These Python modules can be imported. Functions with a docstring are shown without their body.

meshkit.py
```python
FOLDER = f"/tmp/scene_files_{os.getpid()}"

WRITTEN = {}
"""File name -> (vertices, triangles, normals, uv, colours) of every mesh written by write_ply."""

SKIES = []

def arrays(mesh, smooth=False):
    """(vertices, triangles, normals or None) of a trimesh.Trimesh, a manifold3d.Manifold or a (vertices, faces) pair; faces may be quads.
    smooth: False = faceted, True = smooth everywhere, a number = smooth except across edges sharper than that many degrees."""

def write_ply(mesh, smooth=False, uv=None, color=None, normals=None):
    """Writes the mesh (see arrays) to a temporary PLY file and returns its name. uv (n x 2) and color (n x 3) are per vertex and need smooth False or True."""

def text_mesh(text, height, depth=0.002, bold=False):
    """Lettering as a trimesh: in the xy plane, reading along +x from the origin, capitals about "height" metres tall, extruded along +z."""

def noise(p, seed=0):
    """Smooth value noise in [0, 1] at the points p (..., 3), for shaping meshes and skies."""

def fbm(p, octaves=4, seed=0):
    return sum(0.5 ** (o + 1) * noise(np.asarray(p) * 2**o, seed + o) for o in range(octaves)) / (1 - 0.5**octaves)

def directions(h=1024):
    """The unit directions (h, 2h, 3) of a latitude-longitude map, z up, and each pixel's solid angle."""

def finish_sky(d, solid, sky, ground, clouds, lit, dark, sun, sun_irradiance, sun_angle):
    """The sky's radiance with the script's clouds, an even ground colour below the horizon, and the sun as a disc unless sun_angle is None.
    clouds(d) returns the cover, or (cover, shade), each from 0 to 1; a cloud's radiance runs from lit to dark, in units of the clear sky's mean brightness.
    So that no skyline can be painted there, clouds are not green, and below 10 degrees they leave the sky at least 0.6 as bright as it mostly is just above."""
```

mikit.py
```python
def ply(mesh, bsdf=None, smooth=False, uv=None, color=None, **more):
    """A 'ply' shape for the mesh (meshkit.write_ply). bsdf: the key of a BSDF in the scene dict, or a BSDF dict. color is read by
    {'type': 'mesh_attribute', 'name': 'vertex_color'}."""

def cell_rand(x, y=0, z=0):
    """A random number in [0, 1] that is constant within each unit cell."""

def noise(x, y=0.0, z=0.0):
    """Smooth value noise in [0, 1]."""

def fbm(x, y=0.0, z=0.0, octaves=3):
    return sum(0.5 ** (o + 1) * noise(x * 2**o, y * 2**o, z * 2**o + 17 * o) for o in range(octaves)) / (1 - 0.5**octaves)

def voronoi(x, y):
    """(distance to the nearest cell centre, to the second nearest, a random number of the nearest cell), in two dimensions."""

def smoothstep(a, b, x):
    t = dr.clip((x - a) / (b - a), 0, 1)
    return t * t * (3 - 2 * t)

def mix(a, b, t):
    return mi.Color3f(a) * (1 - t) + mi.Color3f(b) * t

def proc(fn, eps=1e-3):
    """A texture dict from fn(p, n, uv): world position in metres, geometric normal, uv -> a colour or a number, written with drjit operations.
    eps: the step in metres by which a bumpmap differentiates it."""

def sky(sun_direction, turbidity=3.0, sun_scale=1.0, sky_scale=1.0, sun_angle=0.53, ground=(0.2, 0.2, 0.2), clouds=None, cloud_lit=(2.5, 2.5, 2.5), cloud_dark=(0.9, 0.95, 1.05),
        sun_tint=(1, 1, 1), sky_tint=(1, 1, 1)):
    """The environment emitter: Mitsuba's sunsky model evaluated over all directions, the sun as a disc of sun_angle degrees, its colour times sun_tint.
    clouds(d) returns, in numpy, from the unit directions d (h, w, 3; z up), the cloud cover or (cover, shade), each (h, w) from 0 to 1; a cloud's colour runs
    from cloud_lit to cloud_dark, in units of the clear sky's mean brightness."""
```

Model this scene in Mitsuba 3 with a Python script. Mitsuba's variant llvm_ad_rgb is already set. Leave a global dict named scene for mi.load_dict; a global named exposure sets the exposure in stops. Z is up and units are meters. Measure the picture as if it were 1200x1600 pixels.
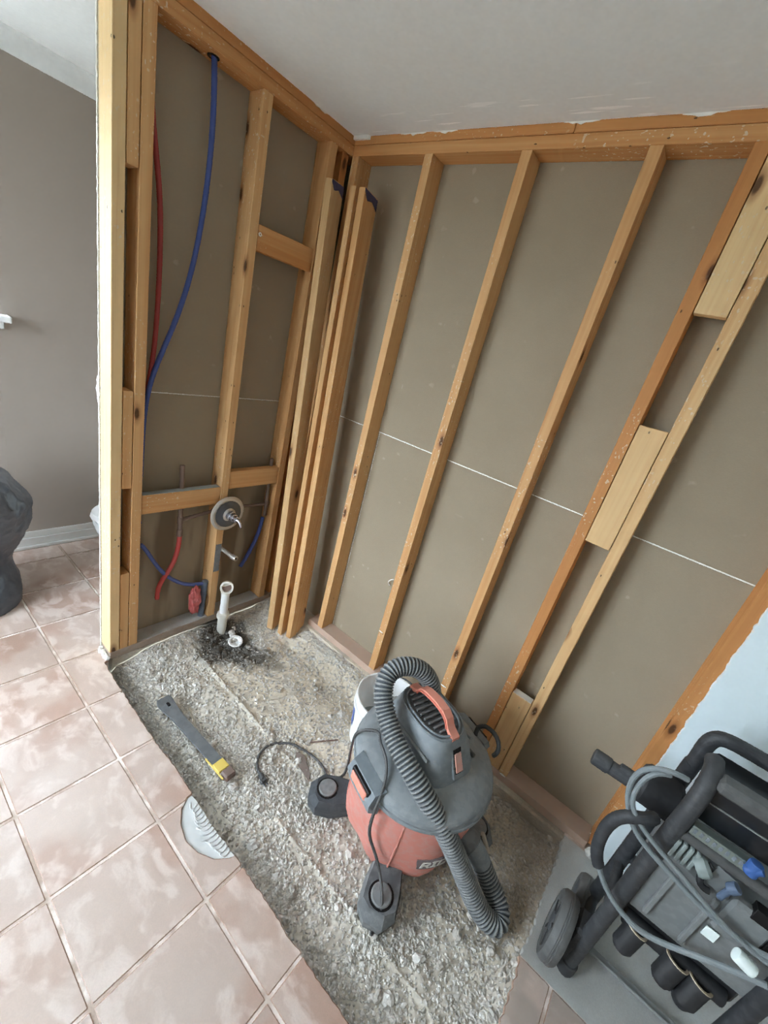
import math, random
import numpy as np, trimesh, mitsuba as mi, drjit as dr
import mikit, meshkit
from mikit import noise, fbm, voronoi, cell_rand, smoothstep, mix
from shapely.geometry import Polygon, box as sbox, LineString, Point
from shapely import affinity

T = mi.ScalarTransform4f
IN = 0.0254                                   # everything below is laid out in inches, the tile's top at z = 0
scene, labels = {}, {}
RNG = random.Random(7)
NR = np.random.default_rng(11)

# ------------------------------------------------------------------ camera, sky, exposure
CAM = np.array([65.2976, -61.8614, 63.3072]) * IN
RX = np.array([0.7597124, 0.6037635, 0.2414677])
RY = np.array([0.4072340, -0.1522593, -0.9005430])
RZ = np.array([-0.5069492, 0.7824875, -0.3615463])
M = np.eye(4)
M[:3, 0], M[:3, 1], M[:3, 2], M[:3, 3] = -RX, -RY, RZ, CAM
scene['camera'] = {'type': 'perspective', 'to_world': T(M.tolist()), 'fov': math.degrees(2 * math.atan(600 / 647.762)),
                   'fov_axis': 'x', 'near_clip': 0.02, 'far_clip': 200.0}
exposure = 6.65


def overcast(d):
    return np.ones(d.shape[:2]), 0.35 + 0.25 * meshkit.fbm(d * 3.0, 3)


scene['sky'] = mikit.sky([-0.6, -0.5, 0.62], turbidity=4, sun_scale=0.0, sky_scale=1.0, clouds=overcast,
                         cloud_lit=(2.08, 2.36, 2.62), cloud_dark=(1.38, 1.6, 1.82), ground=(0.22, 0.22, 0.2))

# ------------------------------------------------------------------ colours and materials


def lin(r, g, b):
    c = np.array([r, g, b]) / 255.0
    return np.where(c <= 0.04045, c / 12.92, ((c + 0.055) / 1.055) ** 2.4)


PAL = {}
PAL_ROWS = []


def pal(name, r, g, b):
    PAL[name] = len(PAL_ROWS)
    PAL_ROWS.append(lin(r, g, b))


for nm, *c in [
    ('orange', 198, 98, 74), ('orange_pale', 222, 136, 112), ('lid', 96, 107, 114), ('lid_dark', 50, 56, 62), ('black', 26, 28, 31),
    ('hose', 60, 67, 72), ('white', 236, 238, 238), ('plaster', 226, 226, 220), ('pvc', 225, 224, 214), ('blue_pex', 52, 78, 150),
    ('red_pex', 150, 45, 42), ('red', 190, 62, 58), ('foam_blue', 62, 84, 112), ('copper', 112, 92, 80), ('yellow', 226, 196, 70),
    ('steel', 86, 92, 98), ('cord', 42, 42, 44), ('cable', 98, 110, 115), ('frame', 27, 31, 36), ('machine', 94, 100, 101),
    ('panel', 24, 27, 31), ('blue', 38, 84, 150), ('sticker', 222, 234, 232), ('bag', 58, 66, 76), ('trim', 205, 203, 198),
    ('rust', 96, 66, 56), ('porcelain', 224, 232, 234), ('rubber', 60, 62, 62), ('badge', 92, 70, 72), ('silver', 200, 196, 188),
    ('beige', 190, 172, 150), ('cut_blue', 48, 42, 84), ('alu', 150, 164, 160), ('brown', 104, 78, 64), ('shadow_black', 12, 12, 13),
    ('plate', 192, 160, 138), ('plate_grey', 146, 122, 100), ('dusty_grey', 118, 132, 130), ('tube_grey', 120, 124, 124),
]:
    pal(nm, *c)
PAL_ARR = np.array(PAL_ROWS).T.copy()


def pal_fn(dust_rgb, strength):
    dcol = lin(*dust_rgb)
    tab = [mi.Float(PAL_ARR[k].astype(np.float32)) for k in range(3)]

    def fn(p, n, uv):
        i = mi.UInt32(dr.clip(uv.x, 0, len(PAL_ROWS) - 1) + 0.5)
        base = mi.Color3f(*[dr.gather(mi.Float, t, i) for t in tab])
        f = fbm(p.x * 55, p.y * 55, p.z * 55, 4)
        g = noise(p.x * 260, p.y * 260, p.z * 260)
        up = dr.clip(n.z * 0.5 + 0.5, 0, 1)
        d = uv.y * strength * dr.clip((0.76 + 0.24 * smoothstep(0.25, 0.8, f)) * (0.45 + 0.55 * up) + 0.22 * g * smoothstep(0.45, 0.6, f), 0, 1)
        return mix(base, mi.Color3f(*[float(x) for x in dcol]), d)
    return fn


scene['solid'] = {'type': 'twosided', 'bsdf': {'type': 'principled', 'base_color': mikit.proc(pal_fn((176, 178, 176), 0.55)), 'roughness': 0.55, 'specular': 0.4}}
scene['gloss'] = {'type': 'twosided', 'bsdf': {'type': 'principled', 'base_color': mikit.proc(pal_fn((150, 152, 150), 0.35)), 'roughness': 0.22, 'specular': 0.5}}
scene['chrome'] = {'type': 'twosided', 'bsdf': {'type': 'roughconductor', 'material': 'Cr', 'alpha': 0.22, 'specular_reflectance': {'type': 'rgb', 'value': [0.78, 0.82, 0.84]}}}
scene['brushed'] = {'type': 'twosided', 'bsdf': {'type': 'principled', 'base_color': mikit.proc(pal_fn((150, 150, 146), 0.3)), 'roughness': 0.4, 'metallic': 0.75}}


def wood_fn(axis):
    def fn(p, n, uv):
        c = [p.x, p.y, p.z]
        a = c[axis]
        b, d = [c[k] for k in range(3) if k != axis]
        s = uv.y * 61.7
        warp = 0.010 * fbm(a * 2.3 + s, b * 9, d * 9, 2)
        u = b + d * 0.83 + warp
        g1 = fbm(u * 130 + s, a * 2.2, s, 3)
        g2 = noise(u * 620 + s, a * 9.0, s)
        broad = fbm(a * 1.7 + s, b * 14, d * 14 + s, 3)
        pale, deep = mi.Color3f(*lin(218, 188, 140).tolist()), mi.Color3f(*lin(188, 133, 80).tolist())
        t = dr.clip(uv.x + 0.55 * (g1 - 0.5) + 0.35 * (broad - 0.5), 0, 1.35)
        col = mix(pale, deep, dr.clip(t, 0, 1))
        col = mix(col, mi.Color3f(*lin(160, 92, 50).tolist()), dr.clip(t - 1.0, 0, 0.5) + 0.18 * smoothstep(0.62, 0.9, g2) * smoothstep(0.4, 0.7, g1))
        v1, v2, r = voronoi((b + d) * 11 + s, a * 4.2 + s * 1.3)
        knot = smoothstep(0.12, 0.06, v1) * dr.select(r > 0.84, 1.0, 0.0)
        ring = smoothstep(0.24, 0.10, v1) * dr.select(r > 0.84, 1.0, 0.0)
        col = mix(col, mi.Color3f(*lin(140, 82, 42).tolist()), 0.55 * ring)
        col = mix(col, mi.Color3f(*lin(58, 32, 20).tolist()), 0.85 * knot)
        w1, w2, r2 = voronoi((b - d) * 60 + s, a * 30 + s)
        nail = smoothstep(0.16, 0.10, w1) * dr.select(r2 > 0.985, 1.0, 0.0)
        col = mix(col, mi.Color3f(*lin(40, 28, 22).tolist()), 0.8 * nail)
        sp = fbm(b * 150 + s, d * 150, a * 85, 2)
        area = fbm(a * 3.1 + s * 2, s, 0.5, 2)
        col = mix(col, mi.Color3f(*lin(214, 196, 170).tolist()), 0.8 * smoothstep(0.70, 0.77, sp) * smoothstep(0.46, 0.64, area))
        return col
    return fn


for k, nm in enumerate(('wood_x', 'wood_y', 'wood_z')):
    scene[nm] = {'type': 'twosided', 'bsdf': {'type': 'principled', 'base_color': mikit.proc(wood_fn(k)), 'roughness': 0.62, 'specular': 0.3}}


def paper_fn(p, n, uv):                       # the grey-brown paper back of gypsum board, with a few water stains and smears
    f = fbm(p.x * 3, p.y * 3, p.z * 3, 3)
    fine = noise(p.x * 300 + p.y * 300, p.z * 900, 0.3)
    c = mix(mi.Color3f(*lin(146, 134, 114).tolist()), mi.Color3f(*lin(158, 146, 126).tolist()), f)
    c = c * (0.95 + 0.1 * fine)
    sm = smoothstep(0.74, 0.84, fbm(p.x * 26 + 3, p.y * 26, p.z * 20, 3))
    c = mix(c, mi.Color3f(*lin(190, 180, 165).tolist()), 0.35 * sm)
    wet = smoothstep(0.45, 0.62, fbm(p.y * 12, p.z * 2.0, 4.7, 3)) * smoothstep(0.86, 0.6, p.z) * smoothstep(-0.02, -0.06, p.x)
    c = mix(c, mi.Color3f(*lin(96, 76, 54).tolist()), 0.65 * wet)
    return c


def paint_fn(rgb, bump=0.03):
    col = lin(*rgb)

    def fn(p, n, uv):
        f = fbm(p.x * 4, p.y * 4, p.z * 4, 3)
        g = fbm(p.x * 120, p.y * 120, p.z * 120, 2)
        return mi.Color3f(*col.tolist()) * (1 - bump + 2 * bump * (0.6 * f + 0.4 * g))
    return fn


def ceil_fn(p, n, uv):
    g = fbm(p.x * 90, p.y * 90, 0.0, 3)
    m = smoothstep(0.70, 0.80, fbm(p.x * 6, p.y * 70, 3.0, 3)) * smoothstep(-0.22, -0.05, p.y)
    c = mi.Color3f(*lin(218, 221, 220).tolist()) * (0.965 + 0.07 * g)
    return mix(c, mi.Color3f(*lin(246, 246, 244).tolist()), 0.8 * m)


def tile_fn(p, n, uv):
    s = uv.y * 41.0
    f = fbm(p.x * 9 + s, p.y * 9, s, 4)
    g = fbm(p.x * 5.5 + 7, p.y * 5.5 + s, 2.0, 4)
    h = fbm(p.x * 16 + s + 2.4 * f, p.y * 24 + 2.4 * g, 9.0 + s, 5)
    fine = noise(p.x * 420, p.y * 420, 0)
    c = mix(mi.Color3f(*lin(182, 162, 150).tolist()), mi.Color3f(*lin(198, 178, 166).tolist()), f)
    c = mix(c, mi.Color3f(*lin(164, 124, 104).tolist()), 0.5 * smoothstep(0.48, 0.72, g))
    c = mix(c, mi.Color3f(*lin(226, 214, 206).tolist()), 0.5 * smoothstep(0.46, 0.72, h))
    c = c * (0.97 + 0.06 * fine) * (0.95 + 0.1 * uv.x)
    d = smoothstep(0.35, 0.8, fbm(p.x * 2.2 + 5, p.y * 2.2, 3.3, 4))
    c = mix(c, mi.Color3f(*lin(214, 208, 202).tolist()), 0.30 * d)
    right = smoothstep(1.86, 1.93, p.x)
    c = mix(c, mi.Color3f(*lin(150, 142, 134).tolist()), 0.6 * right * smoothstep(0.25, 0.5, f))
    side = smoothstep(0.5, 0.2, n.z)
    return mix(c, mi.Color3f(*lin(150, 118, 100).tolist()), 0.8 * side)


def grout_fn(p, n, uv):
    f = fbm(p.x * 30, p.y * 30, 0, 3)
    w = fbm(p.x * 6, p.y * 6, 2.0, 3)
    c = mix(mi.Color3f(*lin(182, 164, 150).tolist()), mi.Color3f(*lin(232, 222, 214).tolist()), smoothstep(0.35, 0.65, 0.5 * f + 0.5 * w))
    return c * (0.93 + 0.14 * noise(p.x * 500, p.y * 500, 0))


def cement_fn(p, n, uv):
    f = fbm(p.x * 7, p.y * 7, p.z * 7, 4)
    g = noise(p.x * 380, p.y * 380, p.z * 380)
    c = mix(mi.Color3f(*lin(158, 158, 154).tolist()), mi.Color3f(*lin(194, 196, 194).tolist()), f)
    return c * (0.92 + 0.16 * g)


def mortar_fn(p, n, uv):
    f = fbm(p.x * 40, p.y * 60, p.z * 40, 3)
    return mix(mi.Color3f(*lin(186, 190, 190).tolist()), mi.Color3f(*lin(214, 216, 214).tolist()), f)


def wet_mask(p):
    x, y = p.x / IN, p.y / IN
    q = fbm(p.x * 14, p.y * 14, 0, 3)
    e = dr.sqrt(dr.square((x - 6.5) / 7.6) + dr.square((y + 17.0) / 6.6))
    e2 = dr.sqrt(dr.square((x - 14.5) / 5.5) + dr.square((y + 13.0) / 2.6))
    return dr.clip(smoothstep(1.25, 0.7, e + 0.9 * (q - 0.5)) + 0.6 * smoothstep(1.2, 0.6, e2 + 1.0 * (q - 0.5)), 0, 1)


def soil_fn(p, n, uv):
    x, y = p.x / IN, p.y / IN
    f = fbm(p.x * 11, p.y * 11, p.z * 11, 4)
    g = fbm(p.x * 140, p.y * 140, p.z * 140, 3)
    c = mix(mi.Color3f(*lin(180, 174, 162).tolist()), mi.Color3f(*lin(214, 209, 198).tolist()), f)
    tan = smoothstep(-27, -18, y) * smoothstep(6, 16, x) * smoothstep(0.25, 0.5, f)
    c = mix(c, mi.Color3f(*lin(212, 201, 180).tolist()), 0.6 * tan)
    damp = smoothstep(0.60, 0.72, fbm(p.x * 5.5 + 3.1, p.y * 5.5, 1.7, 4)) * smoothstep(52, 34, x)
    c = mix(c, mi.Color3f(*lin(104, 98, 90).tolist()), 0.55 * damp)
    brown = smoothstep(60, 72, x) * smoothstep(-26, -12, y)
    c = mix(c, mi.Color3f(*lin(126, 110, 92).tolist()), 0.55 * brown)
    c = c * (0.78 + 0.44 * g)
    return mix(c, mi.Color3f(*lin(44, 42, 40).tolist()), 0.85 * wet_mask(p))


def pebble_fn(p, n, uv):
    c = mix(mi.Color3f(*lin(158, 156, 149).tolist()), mi.Color3f(*lin(224, 223, 218).tolist()), uv.x)
    c = mix(c, mi.Color3f(*lin(168, 150, 126).tolist()), 0.22 * uv.y)
    x, y = p.x / IN, p.y / IN
    brown = smoothstep(60, 72, x) * smoothstep(-26, -12, y)
    c = mix(c, mi.Color3f(*lin(140, 124, 104).tolist()), 0.5 * brown)
    c = c * (0.85 + 0.3 * noise(p.x * 420, p.y * 420, p.z * 420))
    return mix(c, mi.Color3f(*lin(70, 67, 63).tolist()), 0.7 * wet_mask(p) * dr.select(uv.y > 0.12, 1.0, 0.2))


def diffuse(key, fn, rough=0.85, spec=0.2):
    scene[key] = {'type': 'twosided', 'bsdf': {'type': 'principled', 'base_color': mikit.proc(fn), 'roughness': rough, 'specular': spec}}


diffuse('paper', paper_fn)
diffuse('brown_paint', paint_fn((156, 146, 136)), 0.7, 0.3)
diffuse('white_paint', paint_fn((212, 226, 230), 0.04), 0.8)
diffuse('room_paint', paint_fn((206, 204, 198)), 0.8)
diffuse('ceiling_paint', ceil_fn)
diffuse('tile', tile_fn, 0.42, 0.45)
diffuse('grout', grout_fn)
diffuse('cement', cement_fn)
diffuse('mortar', mortar_fn)
diffuse('soil', soil_fn, 1.0, 0.03)
diffuse('pebble', pebble_fn, 1.0, 0.03)
scene['pane'] = {'type': 'thindielectric'}

# ------------------------------------------------------------------ mesh helpers (inches)


def tm(v, f):
    return trimesh.Trimesh(np.asarray(v, float), np.asarray(f, int), process=False)


def cat(*ms):
    return trimesh.util.concatenate([m for m in ms if m is not None])


def hexa(bottom, top, ch=0.06):
    """A board from four bottom and four top corners (same order), its long edges chamfered."""
    def ring(q):
        q = np.asarray(q, float)
        out = []
        for i in range(4):
            for j in (i - 1, (i + 1) % 4):
                d = q[j] - q[i]
                out.append(q[i] + d / np.linalg.norm(d) * ch)
        return np.array(out)
    b, t = np.asarray(bottom, float), np.asarray(top, float)
    ax = (t - b)
    ln = np.linalg.norm(ax, axis=1, keepdims=True)
    e = ax / ln * min(ch, 0.2)
    cb, ct = b.mean(0), t.mean(0)
    pts = np.vstack([ring(b + e), ring(t - e), b + (cb - b) / np.linalg.norm(cb - b, axis=1, keepdims=True) * ch * 1.4,
                     t + (ct - t) / np.linalg.norm(ct - t, axis=1, keepdims=True) * ch * 1.4])
    return trimesh.convex.convex_hull(pts)


def cbox(x0, x1, y0, y1, z0, z1, ch=0.06):
    ch = min(ch, 0.3 * min(x1 - x0, y1 - y0, z1 - z0))
    p = []
    for x, sx in ((x0, 1), (x1, -1)):
        for y, sy in ((y0, 1), (y1, -1)):
            for z, sz in ((z0, 1), (z1, -1)):
                p += [(x + sx * ch, y + sy * ch, z), (x + sx * ch, y, z + sz * ch), (x, y + sy * ch, z + sz * ch)]
    return trimesh.convex.convex_hull(np.array(p))


def spline(pts, n):
    from scipy.interpolate import CubicSpline
    p = np.asarray(pts, float)
    t = np.concatenate([[0], np.cumsum(np.linalg.norm(np.diff(p, axis=0), axis=1) ** 0.6)])
    dense = CubicSpline(t, p)(np.linspace(0, t[-1], 1600))
    s = np.concatenate([[0], np.cumsum(np.linalg.norm(np.diff(dense, axis=0), axis=1))])
    q = np.linspace(0, s[-1], n)
    return np.stack([np.interp(q, s, dense[:, k]) for k in range(3)], 1), s[-1]


def sweep(path, radii, sides=12, caps=True):
    p = np.asarray(path, float)
    radii = np.broadcast_to(np.asarray(radii, float), (len(p),))
    t = np.gradient(p, axis=0)
    t /= np.linalg.norm(t, axis=1, keepdims=True) + 1e-12
    a = np.cross(t[0], [0, 0, 1.0] if abs(t[0][2]) < 0.9 else [1.0, 0, 0])
    a /= np.linalg.norm(a)
    A = [a]
    for i in range(1, len(p)):
        a = A[-1] - t[i] * np.dot(A[-1], t[i])
        A.append(a / (np.linalg.norm(a) + 1e-12))
    A = np.array(A)
    B = np.cross(t, A)
    ang = np.arange(sides) * 2 * np.pi / sides
    v = p[:, None] + radii[:, None, None] * (np.cos(ang)[None, :, None] * A[:, None] + np.sin(ang)[None, :, None] * B[:, None])
    v = v.reshape(-1, 3)
    f = []
    for i in range(len(p) - 1):
        for j in range(sides):
            k = (j + 1) % sides
            f += [(i * sides + j, i * sides + k, (i + 1) * sides + k), (i * sides + j, (i + 1) * sides + k, (i + 1) * sides + j)]
    if caps:
        n0 = len(v)
        v = np.vstack([v, p[0], p[-1]])
        e = (len(p) - 1) * sides
        for j in range(sides):
            k = (j + 1) % sides
            f += [(n0, k, j), (n0 + 1, e + j, e + k)]
    return tm(v, f)


def bar(p0, p1, r, sides=14, soft=0.25):
    """A round bar with softly rounded ends."""
    p0, p1 = np.asarray(p0, float), np.asarray(p1, float)
    d = p1 - p0
    L = np.linalg.norm(d)
    d /= L
    s = min(soft * r, L / 4)
    path = [p0, p0 + d * s * 0.3, p0 + d * s, p1 - d * s, p1 - d * s * 0.3, p1]
    return sweep(path, [r - s, r - 0.3 * s, r, r, r - 0.3 * s, r - s], sides)


def lathe(profile, n=40, center=(0, 0), close=True):
    pr = np.asarray(profile, float)
    ang = np.arange(n) * 2 * np.pi / n
    v = np.stack([pr[:, None, 0] * np.cos(ang) + center[0], pr[:, None, 0] * np.sin(ang) + center[1], np.repeat(pr[:, 1:2], n, 1)], -1).reshape(-1, 3)
    f = []
    m = len(pr)
    for i in range(m - 1):
        for j in range(n):
            k = (j + 1) % n
            f += [(i * n + j, i * n + k, (i + 1) * n + k), (i * n + j, (i + 1) * n + k, (i + 1) * n + j)]
    if close:
        f += [(0 * n + 0, 0 * n + (j + 1) % n, 0 * n + j) for j in range(1, n - 1)]
        f += [((m - 1) * n, (m - 1) * n + j, (m - 1) * n + (j + 1) % n) for j in range(1, n - 1)]
    return tm(v, f)


def ring_loft(rings):
    """Closed loft through rings with equal counts, both ends capped by fans."""
    rings = [np.asarray(r, float) for r in rings]
    n = len(rings[0])
    v = np.vstack(rings + [rings[0].mean(0)[None], rings[-1].mean(0)[None]])
    f = []
    for i in range(len(rings) - 1):
        for j in range(n):
            k = (j + 1) % n
            f += [(i * n + j, i * n + k, (i + 1) * n + k), (i * n + j, (i + 1) * n + k, (i + 1) * n + j)]
    e, c0 = (len(rings) - 1) * n, len(rings) * n
    for j in range(n):
        k = (j + 1) % n
        f += [(c0, k, j), (c0 + 1, e + j, e + k)]
    return tm(v, f)


def prism(poly, z0, z1):
    gs = getattr(poly, 'geoms', [poly])
    out = []
    for g in gs:
        m = trimesh.creation.extrude_polygon(g, z1 - z0, engine='earcut')
        m.apply_translation([0, 0, z0])
        out.append(m)
    return cat(*out)


def blob(c, r, seed, sub=2, amp=0.35, freq=1.6):
    m = trimesh.creation.icosphere(subdivisions=sub)
    v = m.vertices
    k = 1 + amp * (meshkit.fbm(v * freq + seed * 7.3, 3, seed) - 0.5) * 2
    m.vertices = v * k[:, None] * np.asarray(r, float) + np.asarray(c, float)
    return m


def xf(m, R=None, t=(0, 0, 0)):
    m = m.copy()
    if R is not None:
        m.vertices = m.vertices @ np.asarray(R).T
    m.vertices = m.vertices + np.asarray(t, float)
    return m


def rot(axis, deg):
    return trimesh.transformations.rotation_matrix(math.radians(deg), axis)[:3, :3]


def key_for(base):
    if base not in scene and base not in labels:
        return base
    k = 1
    while f'{base}_{k:03d}' in scene or f'{base}_{k:03d}' in labels:
        k += 1
    return f'{base}_{k:03d}'


def put(name, mesh, bsdf, parent=None, uv=None, smooth=False, label=None, kind=None, cat_=None, group=None):
    """One entry of the scene. uv: one pair for the whole mesh (the material's own variables) or one per vertex."""
    k = key_for(f'{parent}__{name}' if parent else name)
    m = mesh.copy()
    m.vertices = m.vertices * IN
    if smooth and smooth is not True:
        m = trimesh.graph.smooth_shade(m, angle=math.radians(smooth), facet_minarea=None)
        smooth = True
    uvs = None
    if uv is not None:
        u = np.asarray(uv, float)
        uvs = np.tile(u, (len(m.vertices), 1)) if u.ndim == 1 else u
    scene[k] = mikit.ply(m, bsdf, smooth=smooth, uv=uvs)
    d = {}
    if label: d['label'] = label
    if kind: d['kind'] = kind
    if cat_: d['category'] = cat_
    if group: d['group'] = group
    if d: labels[k] = d
    return k


def thing(name, label, category, group=None, kind=None):
    k = key_for(name)
    labels[k] = {'label': label, 'category': category}
    if group: labels[k]['group'] = group
    if kind: labels[k]['kind'] = kind
    return k


def struct(name, label):
    labels[name] = {'label': label, 'kind': 'structure'}
    return name


def col(name, dust=0.0):
    return (PAL[name], dust)


def solid(name, mesh, colour, parent=None, dust=0.3, smooth=35, bsdf='solid', **kw):
    return put(name, mesh, bsdf, parent, uv=col(colour, dust), smooth=smooth, **kw)


SEED = [0]


def wood(name, mesh, axis, tone, parent=None, **kw):
    SEED[0] += 1
    return put(name, mesh, 'wood_' + axis, parent, uv=(tone, (SEED[0] * 0.61803) % 1.0), **kw)


# ------------------------------------------------------------------ the room
H1, H2, CEIL = 91.3, 92.85, 94.0           # under side of the top plates, their joint, the ceiling

ceiling = struct('ceiling', 'off-white drywall ceiling with scuffs along its torn edge')
put('drywall', cbox(-45, 150, -130, -0.05, CEIL, CEIL + 0.6, 0.02), 'ceiling_paint', 'ceiling')
put('upper_deck', cbox(-46.5, 151, -131, 4.6, 94.62, 95.4, 0.02), 'cement', 'ceiling')
put('drywall', cbox(-45, -3.6, -0.05, 3.1, CEIL, CEIL + 0.6, 0.02), 'ceiling_paint', 'ceiling')


def torn_strip(axis, a0, a1, at, seed):
    """Bits of torn paper and joint compound where the ceiling was cut along the top plates."""
    rr = np.random.default_rng(seed)
    parts = []
    a = a0
    while a < a1:
        L = rr.uniform(1.0, 5.0)
        if rr.random() < 0.55:
            n = 9
            t = np.linspace(a, min(a + L, a1), n)
            drop = rr.uniform(0.05, 0.38, n) * np.sin(np.linspace(0.2, np.pi - 0.2, n))
            pl = Polygon([(x, CEIL + 0.05) for x in t] + [(x, CEIL - d) for x, d in zip(t[::-1], drop[::-1])])
            m = trimesh.creation.extrude_polygon(pl.buffer(0), 0.10, engine='earcut')
            v = m.vertices
            m.vertices = np.stack([v[:, 0], at - v[:, 2], v[:, 1]], 1) if axis == 'x' else np.stack([at + v[:, 2], v[:, 0], v[:, 1]], 1)
            parts.append(m)
        a += L + rr.uniform(0.2, 3.0)
    return cat(*parts)


solid('torn_edge', torn_strip('x', 2, 79, 0.02, 3), 'plaster', 'ceiling', dust=0)
solid('torn_edge', torn_strip('y', -36, -1, 0.02, 4), 'plaster', 'ceiling', dust=0)
solid('corner_patch', prism(Polygon([(0.1, -0.5), (3.2, -0.5), (3.6, 0.06), (0.1, 0.06)]), CEIL - 0.5, CEIL + 0.02), 'plaster', 'ceiling', dust=0)

# the back wall: open studs over the paper back of the next room's drywall
wb = struct('wall_back', 'open stud wall with grey-brown drywall paper behind the studs')
D = 3.5
put('drywall_sheet', cbox(-4, 17.15, D, D + 0.5, -0.6, 47.75, 0.02), 'paper', wb)
put('drywall_sheet', cbox(17.3, 150, D, D + 0.5, -0.3, 47.75, 0.02), 'paper', wb)
put('drywall_sheet', cbox(-4, 78.1, D, D + 0.5, 47.95, 94.3, 0.02), 'paper', wb)
put('drywall_sheet', cbox(78.25, 150, D, D + 0.5, 47.95, 94.3, 0.02), 'paper', wb)
solid('seam_compound', cbox(2.0, 149, D + 0.06, D + 0.3, 0.95, 94, 0.01), 'plaster', wb, dust=0)
for z0, z1, tone in ((H1, H2 - 0.03, 0.95), (H2 + 0.03, 94.35, 1.05)):
    xs = (0.05, 37.8, 96) if z0 > H1 + 1 else (0.05, 96)
    for a, b in zip(xs[:-1], xs[1:]):
        wood('top_plate', cbox(a + 0.04, b - 0.04, 0, D - 0.02, z0, z1), 'x', tone, wb)
solid('bottom_plate', cbox(12.6, 77.6, 0, D - 0.02, -0.35, 1.2), 'plate', wb, dust=0.5, smooth=False, label='dusty pinkish board lying along the foot of the wall')
for a, b, tone, lb in ((0.1, 1.6, 0.7, None), (15.5, 17.0, 0.62, None), (31.5, 33.0, 0.66, None), (47.3, 48.8, 0.72, None),
                       (57.25, 58.75, 1.12, 'reddish orange stud beside the pale blocks'), (62.2, 63.7, 0.38, 'pale stud right of the three blocks'),
                       (77.7, 79.2, 1.15, 'orange stud at the edge of the painted drywall')):
    wood('stud', cbox(a, b, 0, D - 0.02, 1.2, H1), 'z', tone, wb, label=lb)
for z0, z1, tone, lb in ((75.2, H1, 0.12, 'uppermost pale block between the two studs'), (45.5, 62.1, 0.22, 'middle pale block with dark knots'),
                         (1.2, 16.9, 0.42, 'lowest block with a white sawn top')):
    wood('block', cbox(58.85, 62.1, 0.05, 1.55, z0, z1), 'z', tone, wb, label=lb)
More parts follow.
